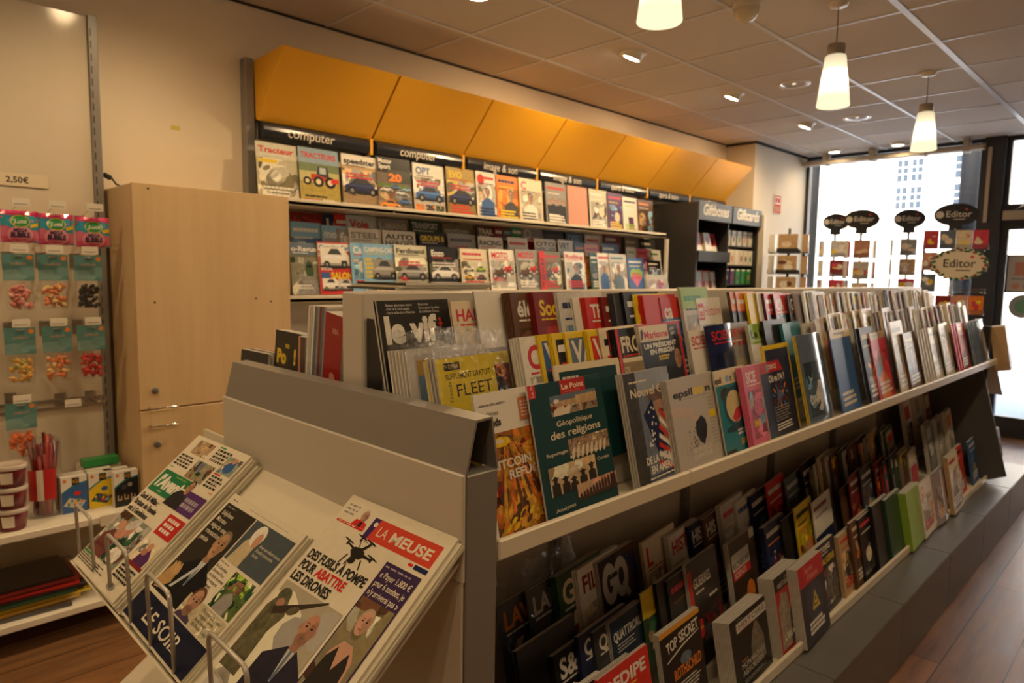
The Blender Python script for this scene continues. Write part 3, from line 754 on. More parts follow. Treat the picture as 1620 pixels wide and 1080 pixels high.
# boxes, jar, tubs on the shelf
def game_box(y, label, col, pic, dz=0.0, tilt=0.0, x=-3.07, H=.145):
    W = .088; a = Art(W, H, 'white'); a.poly([(0, 0), (1, 0), (1, .80), (.5, .74), (.2, .62), (0, .52)], col, .05); a.poly([(0, .52), (.2, .62), (.5, .74), (1, .80), (1, .84), (.5, .78), (.2, .67), (0, .58)], 'teal')
    a.rect(.42, .76, .70, .96, 'blk'); a.text('IQ', .56, .82, .09, 'gold', al='c', bold=.03, w=.2); a.ell(.14, .9, .07, .05, 'org')
    if pic == 'steps':
        for i in range(3): a.rect(.12+.28*i, .18, .30+.28*i, .22, 'tan').rect(.12+.28*i, .18, .16+.28*i, .34, 'tan').rect(.26+.28*i, .18, .30+.28*i, .30, 'tan')
        a.ell(.82, .13, .13, .09, 'pgrey'); a.ell(.4, .55, .12, .07, 'dgrey').ell(.65, .6, .1, .06, 'mgrey')
    else:
        a.poly([(.06, .22), (.7, .08), (.95, .28), (.3, .42)], 'pgrey' if pic == 'a' else 'dgrey')
        r = random.Random(5)
        for i in range(14): a.ell(r.uniform(.25, .8), r.uniform(.18, .34), .05, .035, ['red', 'yel', 'green', 'blue', 'org', 'sky'][i % 6], 0, 8)
        a.ell(.62, .52, .14, .06, 'red' if pic == 'a' else 'blue')
    root = obj_from('game_box', paint_mesh('game_box', box_quads(W, .034, H, 'white', 'white', 'white', 'white'))); tag(root, label, 'game box', 'small puzzle game boxes')
    obj_from('print', lay_mesh('print', a, -.0002), root)
    root.matrix_world = Matrix.Translation((x, y, .4555+dz)) @ Matrix.Rotation(PI/2+tilt, 4, 'Z')
    return root
game_box(.60, 'blue puzzle game box, left of three on the sweets shelf', 'blue', 'a')
game_box(.695, 'yellow puzzle game box, middle of three on the sweets shelf', 'yel', 'b')
game_box(.772, 'black puzzle game box nearest the cupboard', 'blk', 'steps', x=-3.02)
g = game_box(.752, 'black puzzle game box just behind the front black one', 'blk', 'steps', x=-3.075)
for i, (y, l) in enumerate(((.603, 'white topped game box behind the blue one'), (.70, 'white topped game box behind the yellow one'))): game_box(y, l, 'navy', 'a', x=-3.115)
m = MB(); a = Art(.12, .02, 'green'); o = obj_from('game_box', paint_mesh('game_box', box_quads(.13, .06, .03, 'green', 'green', 'green', 'green'))); tag(o, 'green topped flat game box lying behind the row', 'game box', 'small puzzle game boxes'); o.matrix_world = Matrix.Translation((-3.16, .70, .602)) @ Matrix.Rotation(PI/2, 4, 'Z')
m = MB(); m.cham(-3.29, -3.17, .70, .84, .456, .60, .002); o = m.build('cardboard_box', 'white'); tag(o, 'white box under the green topped game box', 'box')
t = empty('sweets_jar', (-3.13, .555, .456), 0, 'tall clear jar of red liquorice sticks on the sweets shelf', 'jar')
m = MB(); m.lathe([(.001, .002), (.058, .002), (.062, .01), (.062, .29), (.058, .30)], 28); m.build('jar', 'acry', t)
m = MB(); r = random.Random(11)
for i in range(34):
    a0 = r.uniform(0, 6.28); q = r.uniform(.01, .048); b0 = a0+r.uniform(-.5, .5); q2 = r.uniform(.02, .052)
    m.tube([(q*math.cos(a0), q*math.sin(a0), .006), (q2*math.cos(b0), q2*math.sin(b0), r.uniform(.22, .32))], .007, 6, i % 2)
o = m.build('liquorice_sticks', [mat('liquorice_red', (.38, .02, .015), .3), mat('liquorice_dark', (.16, .012, .01), .3)], t); o['kind'] = 'stuff'
m = MB()
for i in range(9):
    a0 = R_(-60+i*10); m.add([(.0628*math.cos(a0), .0628*math.sin(a0), .07), (.0628*math.cos(a0+R_(10)), .0628*math.sin(a0+R_(10)), .07), (.0628*math.cos(a0+R_(10)), .0628*math.sin(a0+R_(10)), .19), (.0628*math.cos(a0), .0628*math.sin(a0), .19)], [(0, 1, 2, 3)], 1 if i in (3, 4) else 0)
m.build('label', [mat('jar_label', (.50, .02, .02), .4), 'white'], t)
def tub(x, y, z, label):
    t = empty('sweets_tub', (x, y, z), 0, label, 'sweets tub', 'stacked clear tubs of red sweets')
    m = MB(); m.lathe([(.001, .002), (.042, .002), (.050, .070), (.050, .072)], 28); m.build('tub', mat('tub_red', (.20, .02, .03), .18), t)
    m = MB(); m.lathe([(.053, .066), (.054, .078), (.048, .082), (.044, .078), (.001, .078)], 28); m.build('lid', mat('lid_clear', (.5, .42, .36), .25), t)
    m = MB()
    for i in range(5):
        a0 = R_(-50+i*10); m.add([((r_+.0008)*math.cos(q), (r_+.0008)*math.sin(q), zz) for q, r_, zz in ((a0, .0437, .016), (a0+R_(10), .0437, .016), (a0+R_(10), .049, .058), (a0, .049, .058))], [(0, 1, 2, 3)])
    m.build('label', 'white', t)
    return t
for i, l in enumerate(('bottom tub of red sweets in the stack on the shelf', 'middle tub of red sweets in the stack', 'top tub of red sweets in the stack')): tub(-3.03+.006*i, .435, .456+.0825*i, l)
tub(-3.04, .31, .456, 'tub of red sweets cut off by the left edge')
# slack wrapped papers on the lowest sweets shelf
PC = [('dgrey', 'charcoal'), ('gold', 'golden'), ('yel', 'yellow'), ('blk', 'black'), ('dgreen', 'dark green'), ('blk', 'glossy black'), ('red', 'red'), ('pgrey', 'pale grey'), ('dred', 'dark red'), ('blk', 'black')]
for i, (c, nm) in enumerate(PC):
    q = box_quads(.30+.02*(i % 3), .24, .011, c, c, 'pgrey' if i in (1, 5) else c, c); q = [(P, (c if j == 4 else cc), n) for j, (P, cc, n) in enumerate(q)]
    o = obj_from('wrapped_magazine', paint_mesh('wrapped_magazine', q, 'gloss'))
    tag(o, '%s wrapped magazine lying in the pile on the lowest sweets shelf, %s layer' % (nm, ('lowest', 'second', 'third', 'fourth', 'fifth', 'sixth', 'seventh', 'eighth', 'ninth', 'topmost')[i]), 'magazine', 'wrapped magazines on the lowest sweets shelf')
    o.matrix_world = Matrix.Translation((-2.99-.012*(i % 4), .30+.017*((i*5) % 4), .1212+.0115*i)) @ Matrix.Rotation(PI/2+R_(((i*37) % 13)-6)*.5, 4, 'Z')

# ================================================================== GIFT CABINET (end of the wall)
gb = empty('gift_cabinet', (-2.93, 5.05, 0), 0, 'tall charcoal gift cabinet with two lettered headers', 'cabinet')
D0 = XW+2.93+.01
m = MB(); m.cham(D0, 0, 0, .02, 0, 2.03, .002); m.box(D0, -.02, .56, .575, 0, 2.0); m.box(D0, -.02, 1.12, 1.14, 0, 2.0); m.box(D0, D0+.015, .02, 1.12, .06, 2.0); m.box(D0, -.02, .02, 1.12, 1.98, 2.0); m.box(D0, -.01, .02, 1.12, 0, .1); m.build('carcass', 'charcoal', gb)
for i, (t_, y0) in enumerate((('Giftboxes', .005), ('Giftcards', .582))):
    m = MB(); m.cham(-.03, .01, y0, y0+.555, 1.885, 2.035, .003); h = m.build('header', 'slate', gb)
    vs, fs, tw = glyphs(t_, .03); kz = .088/CAP; kx = .43/tw; m = MB()
    m.add([(.0108, y0+.277-tw*kx/2+x*kx+z*kz*.2, 1.93+z*kz) for x, z in vs], fs); m.build('lettering', 'letter', h)
m = MB(); m.cham(-.30, -.0, .02, .555, 1.615, 1.63, .002); m.cham(-.02, .012, .022, .558, 1.545, 1.635, .002); m.build('drawer_shelf', 'charcoal', gb)
m = MB(); m.cham(-.30, .0, .02, .555, 1.23, 1.245, .002); m.build('shelf', 'charcoal', gb)
for z in (1.70, 1.53, 1.36, 1.2):
    m = MB(); m.box(D0+.015, -.05, .577, 1.118, z-.012, z); m.build('card_ledge', 'charcoal', gb)
m = MB(); m.cham(-.34, .03, 1.145, 1.175, 0, 2.0, .003); m.build('side_post', 'cream', gb)
def small_box(name, label, cat, group, W, T, H, front, side, mw, ops=None, m='print', pages='white'):
    a = Art(W, H, front, .1)
    if ops: ops(a)
    root = obj_from(name, paint_mesh(name, box_quads(W, T, H, front, side, pages, side), m)); tag(root, label, cat, group)
    obj_from('print', lay_mesh('print', a, -.0002, mats=m), root); root.matrix_world = mw
    return root
F90 = Matrix.Rotation(PI/2, 4, 'Z')
nth = ('first', 'second', 'third', 'fourth', 'fifth', 'sixth', 'seventh', 'eighth', 'ninth', 'tenth')
for i, (c, nm) in enumerate((('yel', 'yellow'), ('rose', 'red'), ('pgrey', 'grey'), ('rose', 'crimson'))):
    small_box('gift_box', '%s gift box leaning on the upper cabinet shelf, %s from the left' % (nm, nth[i]), 'gift box', 'gift boxes on the upper cabinet shelf', .105, .03, .17, c, 'cream', Matrix.Translation((-3.0-.02*(i % 2), 5.09+.125*i, 1.6315)) @ F90 @ Matrix.Rotation(R_(-14), 4, 'X'), lambda a: a.rect(0, 0, 1, .34, 'white').ell(.5, .62, .3, .2, 'dred'))
for i, (c, nm) in enumerate((('pale', 'pale'), ('pink', 'pink'), ('rose', 'red and white'), ('brown', 'brown'))):
    small_box('gift_box', '%s gift box on the lower cabinet shelf, %s from the left' % (nm, nth[i]), 'gift box', 'gift boxes on the lower cabinet shelf', .105, .03, .23, c, 'cream', Matrix.Translation((-2.99, 5.10+.115*i, 1.2462)) @ F90 @ Matrix.Rotation(R_(-10), 4, 'X'), lambda a: a.rect(.1, .6, .9, .95, 'skygrey').ell(.5, .4, .3, .2, 'white'))
for r_, (z, cols) in enumerate(((1.70, ['pgrey', 'pgrey', 'pgrey', 'pgrey', 'pgrey']), (1.53, ['white', 'cream', 'white', 'cream', 'white', 'white']), (1.36, ['navy', 'purple', 'green', 'green', 'green']))):
    n = len(cols)
    for i, c in enumerate(cols):
        nm = {'pgrey': 'pale grey', 'white': 'white', 'cream': 'cream', 'navy': 'dark blue', 'purple': 'violet', 'green': 'green'}[c]
        small_box('gift_card', '%s gift card, %s row of the gift cabinet, %s from the left' % (nm, ('top', 'middle', 'bottom')[r_], nth[i]), 'gift card', 'gift cards in the %s cabinet row' % ('top', 'middle', 'bottom')[r_], .078, .012, .135, c, c, Matrix.Translation((-2.985, 5.645+(.525/n)*i, z+.0005)) @ F90, lambda a, q=r_*7+i: a.ell(.5, .42, .2, .2, ['dred', 'dgrey', 'green', 'org', 'white'][q % 5]).rect(.1, .86, .9, .97, 'white'))

# ================================================================== CARD SPINNERS
def oval(r1, r2, n=36): return [(r1*math.cos(2*PI*i/n), r2*math.sin(2*PI*i/n)) for i in range(n)]
def sign_oval(name, parent, z, w, h, rz, face, T=.012, wreath=False, tcol='letter', foot=True):
    m = MB(); m.tf = Matrix.Rotation(rz, 4, 'Z')
    m.prism([(x, z+y) for x, y in oval(w/2, h/2)], 'y', -T/2, T/2)
    if foot: m.box(-.045, .045, -T/2+.001, T/2-.001, z-h/2-.04, z-h/2+.02)
    o = m.build(name, face, parent)
    vs, fs, tw = glyphs('Editor', .012); kz = h*.26/CAP; kx = w*.56/tw
    m = MB(); m.tf = Matrix.Rotation(rz, 4, 'Z'); cx = -tw*kx/2+w*(.06 if not wreath else .01)
    m.add([(cx+x*kx, -T/2-.0012, z-h*.10+y*kz) for x, y in vs], fs, 0)
    if not wreath: m.prism([(-w*.36+.16*h*math.cos(2*PI*i/16), z+.16*h*math.sin(2*PI*i/16)) for i in range(16)], 'y', -T/2-.002, -T/2+.001, 0)
    m.prism([(w*.22+.05*h*math.cos(2*PI*i/10), z+h*.23+.05*h*math.sin(2*PI*i/10)) for i in range(10)], 'y', -T/2-.002, -T/2+.001, 1)
    m.box(-w*.05, w*.2, -T/2-.0012, -T/2, z-h*.22, z-h*.19, 0)
    m.build('lettering', [tcol, mat('red_dot', (.7, .05, .04), .5)], o)
    if wreath:
        m = MB(); m.tf = Matrix.Rotation(rz, 4, 'Z'); r = random.Random(4)
        for i in range(70):
            a = 2*PI*i/70; x = w*.47*math.cos(a)+r.uniform(-.012, .012); y = h*.46*math.sin(a)+r.uniform(-.012, .012)
            m.sphere((x, -T/2-.004, z+y), .012, 6, 4, 0 if i % 6 else 1, (1, .3, .6))
        m.build('leaf_wreath', [mat('leaf_green', (.03, .13, .05), .6), mat('berry_red', (.5, .03, .03), .5)], o)
    return o
def card(mw, c, label, group, W=.105, H=.15, dec=None, seed=0, T=.010):
    a = Art(W, H, c, .3); r = random.Random(seed)
    for i in range(4): a.ell(r.uniform(.25, .75), r.uniform(.3, .7), r.uniform(.1, .3), r.uniform(.08, .2), r.choice(dec or ['cream', 'rose', 'yel', 'white']), .3)
    root = obj_from('greeting_card', paint_mesh('greeting_card', box_quads(W, T, H, c, c, 'white', 'white'))); tag(root, label, 'greeting card', group)
    obj_from('print', lay_mesh('print', a, -.0002), root); root.matrix_world = mw
def spinner(x, y, label, top, w, cols, sgn, kraft=False, rz=0.0, tiers=3, th=.19, tall=None, cname=''):
    t = empty('card_spinner', (x, y, 0), 0, label, 'card spinner')
    m = MB(); m.lathe([(.001, .0), (.19, 0), (.19, .015), (.03, .03), (.001, .03)], 24); m.build('base', 'black', t)
    m = MB(); m.tube([(0, 0, .03), (0, 0, top+.03)], .012, 10); m.build('pole', 'black' if kraft else 'chrome', t)
    rr = w/2-.02; CW = .165 if kraft else .125; TK = .05 if kraft else .02
    k = 0
    for j in range(tiers+2):
        z = top-th*(j+1)
        m = MB(); m.tf = Matrix.Rotation(rz, 4, 'Z')
        for s in range(4):
            q = Matrix.Rotation(rz+s*PI/2, 4, 'Z'); m.tf = q
            m.box(-CW/2-.01, CW/2+.01, -rr-.018, -rr-.0135+TK+.005, z-.004, z); m.box(-CW/2-.01, CW/2+.01, -rr-.018, -rr-.015, z, z+.035)
            m.box(-.01, .01, -rr, -.01, z-.002, z+.004)
        m.build('tray', 'black' if kraft else 'acry', t)
        if j >= tiers: continue
        for s in range(4):
            if s == 2: continue
            c, nm = cols[(k) % len(cols)]; k += 1
            q = Matrix.Translation((x, y, 0)) @ Matrix.Rotation(rz+s*PI/2, 4, 'Z') @ Matrix.Translation((-.0525, -rr-.0135, z+.001))
            card(q @ Matrix.Translation((.0525-CW/2, -TK*0, 0)), c, '%s card facing %s, %s tier of %s' % (nm, ('the room', 'the door side', '', 'the wall side')[s], nth[j], cname), 'cards on the spinners', seed=k+int(x*100), W=CW, T=TK, H=th-.03, dec=['tan', 'brown', 'cream', 'white'] if kraft else None)
    if sgn: sign_oval('header_sign', t, top+.03+sgn[1]/2+.04, sgn[0], sgn[1], sgn[2], 'black')
    return t
KR = [('tan', 'kraft'), ('tan', 'brown paper'), ('khaki', 'dark kraft')]
spinner(-2.68, 6.25, 'black spinner of brown kraft cards beside the pier', 1.84, .34, KR, None, True, R_(20), 3, .19, cname='the kraft spinner')
spinner(-2.45, 6.72, 'clear spinner with dark oval header, first from the pier', 1.80, .26, [('pgrey', 'pale grey'), ('rose', 'crimson'), ('lilac', 'lilac'), ('dred', 'dark red'), ('pink', 'pink')], (.235, .155, R_(38)), False, R_(35), 3, .18, cname='the spinner nearest the pier')
spinner(-2.10, 6.35, 'clear spinner with dark oval header, second from the pier', 1.78, .25, [('salmon', 'floral'), ('white', 'white'), ('cream', 'cream'), ('pgrey', 'grey')], (.275, .165, R_(25)), False, R_(25), 3, .18, cname='the second oval-headed spinner')
spinner(-1.84, 6.75, 'clear spinner with dark oval header, third from the pier', 1.80, .28, [('mgrey', 'grey green'), ('rose', 'red'), ('steel', 'blue grey'), ('tan', 'ochre'), ('brown', 'brown')], (.245, .165, R_(20)), False, R_(18), 3, .17, cname='the third oval-headed spinner')
t = empty('card_tower', (-1.38, 6.25, 0), R_(16), 'wide card tower with dark oval header and white wreath sign beside the door', 'card stand')
m = MB(); m.box(-.2, .2, -.16, .16, 0, .04); m.build('base', 'black', t)
m = MB(); m.tube([(0, 0, .04), (0, 0, 1.82)], .015, 10); m.build('pole', 'chrome', t)
for j in range(5):
    z = 1.66-.165*j
    m = MB(); m.box(-.215, .215, -.15, -.10, z-.004, z); m.box(-.215, .215, -.152, -.149, z, z+.035); m.box(-.215, .215, .10, .15, z-.004, z); m.box(-.02, .02, -.1, .1, z-.004, z); m.build('tray', 'acry', t)
sign_oval('header_sign', t, 1.93, .30, .175, 0, 'black')
m = MB(); m.box(-.13, -.12, -.19, -.185, 1.45, 1.5); 
sign_oval('wreath_sign', t, 1.545, .37, .235, 0, 'cream', .012, True, 'black', False)
for ch in t.children:
    if ch.name.startswith('wreath_sign'): ch.location = (.03, -.185, 0)
TC = [('rose', 'red'), ('salmon', 'peach'), ('steel', 'blue grey'), ('org', 'orange'), ('cream', 'cream'), ('dred', 'dark red')]
for j in range(4):
    for i in range(4):
        if j in (1, 2) and i > 0: continue
        c, nm = TC[(i*2+j) % 6]
        card(Matrix.Translation((-1.38, 6.25, 0)) @ Matrix.Rotation(R_(16), 4, 'Z') @ Matrix.Translation((-.21+.106*i, -.147, 1.661-.165*j)), c, '%s card on the tower by the door, %s tier, %s from the left' % (nm, nth[j], nth[i]), 'cards on the tower', W=.10, H=.14, seed=i+j*5)

# ================================================================== ISLAND (double sided magazine gondola)
XR, XL = -.787, -1.695      # lips of the two faces
XC = -1.241
Y0, YE = .77, 4.75
gd = empty('magazine_island', (XC, Y0, 0), 0, 'long grey and white double-sided magazine island in the middle of the shop', 'display stand')
P0 = (XC, Y0, 0)
def G(mb, name, mats, parent=gd):
    mb.v = [(v[0]-P0[0], v[1]-P0[1], v[2]-P0[2]) for v in mb.v]
    return mb.build(name, mats, parent)
m = MB(); m.cham(XC-.04, XC+.04, Y0, YE, .25, 1.378, .004); G(m, 'divider', 'panel')
nm_ = 6; L = (YE+.62-.69)/7
for k in range(7):
    m = MB(); y0 = .69+L*k
    m.cham(XL-.125, -.664, y0+.001, y0+L-.001, .0, .249, .003); G(m, 'plinth_panel', 'dgrey')
ML = (YE-.70)/6
for side, xs in ((1, XR), (-1, XL)):
    for zt, zl in ((.955, .978), (.262, .287)):
        for k in range(6):
            y0 = max(.70+ML*k, .765)+.0015; y1 = .70+ML*(k+1)-.0015; m = MB()
            x0, x1 = sorted((XC+side*.042, xs-side*.012))
            m.cham(x0, x1, y0, y1, zt-.02, zt, .002)
            x0, x1 = sorted((xs-side*.012, xs)); m.cham(x0, x1, y0, y1, zl-.036, zl, .003)
            G(m, 'shelf', 'cream')
    # stepped risers carrying the middle and back rows
    for (xa, xb, z0, z1) in ((.883, .985, .956, 1.028), (1.062, 1.195, .956, 1.098), (.903, 1.006, .263, .308), (1.010, 1.195, .263, .338)):
        if side > 0: x0, x1 = -xb, -xa
        else: x0, x1 = 2*XC+xa, 2*XC+xb
        m = MB(); m.cham(min(x0, x1), max(x0, x1), Y0+.03, YE-.03, z0, z1, .002); G(m, 'riser', 'panel')
    if side > 0:
        for (xa, xb, z1) in ((1.012, 1.195, .46), (.905, 1.006, .40)):
            m = MB(); m.cham(-xb, -xa, 4.02, YE-.03, .309 if z1 < .43 else .339, z1, .002); G(m, 'riser', 'panel')
    for k in range(1, 6):
        m = MB(); y = .70+ML*k; x0, x1 = sorted((XC+side*.041, XC+side*.055)); m.box(x0, x1, y-.02, y+.02, .34, .93)
        for z in range(18): m.box(XC+side*.0545-.0012, XC+side*.0545+.0012, y-.012, y-.009, .38+z*.03, .40+z*.03, 1)
        G(m, 'slotted_upright', ['grey', 'black'])
# near end: cap rail, white back plate, corner posts, newspaper rack
m = MB(); prof = [(.6875, 1.104), (.709, 1.190), (.745, 1.192), (.760, 1.104), (.756, 1.104), (.742, 1.188), (.712, 1.186), (.692, 1.104)]
m.prism(prof, 'x', XL, XR+.002); m.box(XL+.001, XR, .693, .755, 1.095, 1.1); G(m, 'cap_rail', 'grey')
m = MB(); m.box(XL+.03, XR-.05, .715, .740, 1.101, 1.18); G(m, 'cap_hollow_shade', 'black')  # black block standing in for the shade inside the hollow cap
for x0, x1 in ((XR-.03, XR+.001), (XL-.001, XL+.03)):
    m = MB(); m.cham(x0, x1, .692, .760, .25, 1.103, .002); G(m, 'corner_post', 'grey')
m = MB(); m.cham(XL-.005, XR+.002, .683, .690, .93, 1.106, .002); pl = G(m, 'end_plate', 'panel')
m = MB(); m.cham(XL+.0, XR-.002, .685, .691, .25, .93, .002); G(m, 'end_panel', 'panel')
# the sloping newspaper shelf
SL = R_(40); n_ = Vector((0, -math.sin(SL), math.cos(SL))); d_ = Vector((0, math.cos(SL), math.sin(SL)))
LIPY, LIPZ = .385, .716
def onslope(s, h): p = Vector((0, LIPY, LIPZ))+d_*s+n_*h; return (p.y, p.z)
m = MB(); prof = [onslope(0, -.004), onslope(.395, -.004), onslope(.395, .0), onslope(.0, 0)]
m.prism(prof, 'x', -1.83, XR-.004); prof = [onslope(-.004, -.004), onslope(.0, -.004), onslope(.0, .022), onslope(-.004, .022)]; m.prism(prof, 'x', -1.83, XR-.03)
m.box(-1.83, -1.70, .683, .69, .90, 1.0)
nr = G(m, 'newspaper_shelf', 'cream')
for x0, x1 in ((-1.80, -1.675), (-1.553, -1.42), (-1.305, -1.185), (-1.02, -.885)):
    m = MB(); y, z = LIPY-.002, LIPZ+.004; r = .018; H = .155
    path = [(x0, y, z), (x0, y-.004, z+H-r)]+[(x0+r-r*math.cos(a), y-.004, z+H-r+r*math.sin(a)) for a in [R_(q) for q in (22, 45, 67, 90)]]+[(x1-r+r*math.sin(a), y-.004, z+H-r+r*math.cos(a)) for a in [R_(q) for q in (22, 45, 67, 90)]]+[(x1, y-.004, z+H-r), (x1, y, z)]
    m.tube(path, .0038, 8); G(m, 'wire_divider', 'wire', nr)
    nr.children[-1].location = (0, 0, 0)
# lower newspaper shelf just showing beneath
m = MB(); prof = [(LIPY-.03, .33), (.685, .56), (.685, .564), (LIPY-.03, .334)]; m.prism(prof, 'x', -1.80, XR-.03); m.box(-1.80, XR-.03, LIPY-.034, LIPY-.03, .325, .355); lr = G(m, 'lower_newspaper_shelf', 'cream')
for x0, x1 in ((-1.56, -1.44), (-1.30, -1.18), (-1.02, -.90)):
    m = MB(); y, z = LIPY-.032, .335; H = .15; r = .018
    path = [(x0, y, z), (x0, y-.004, z+H-r)]+[(x0+r-r*math.cos(a), y-.004, z+H-r+r*math.sin(a)) for a in [R_(q) for q in (22, 45, 67, 90)]]+[(x1-r+r*math.sin(a), y-.004, z+H-r+r*math.cos(a)) for a in [R_(q) for q in (22, 45, 67, 90)]]+[(x1, y-.004, z+H-r), (x1, y, z)]
    m.tube(path, .0038, 8); G(m, 'wire_divider', 'wire', lr)
# far end: dark gable and its own rack
m = MB(); m.prism([(-.80, .255), (-.70, .30), (-.86, .93), (-1.62, .93), (-1.78, .30), (-1.68, .255)], 'y', YE, YE+.02); G(m, 'end_gable', mat('gable_grey', (.085, .085, .09), .5))
m = MB(); m.cham(XL, XR-.05, YE+.02, YE+.06, .25, 1.16, .003); G(m, 'far_end_panel', 'charcoal')
m = MB(); m.prism([(YE+.06, .96), (YE+.36, .72), (YE+.365, .724), (YE+.06, .966)], 'x', XL, XR-.02); G(m, 'far_newspaper_shelf', 'cream')

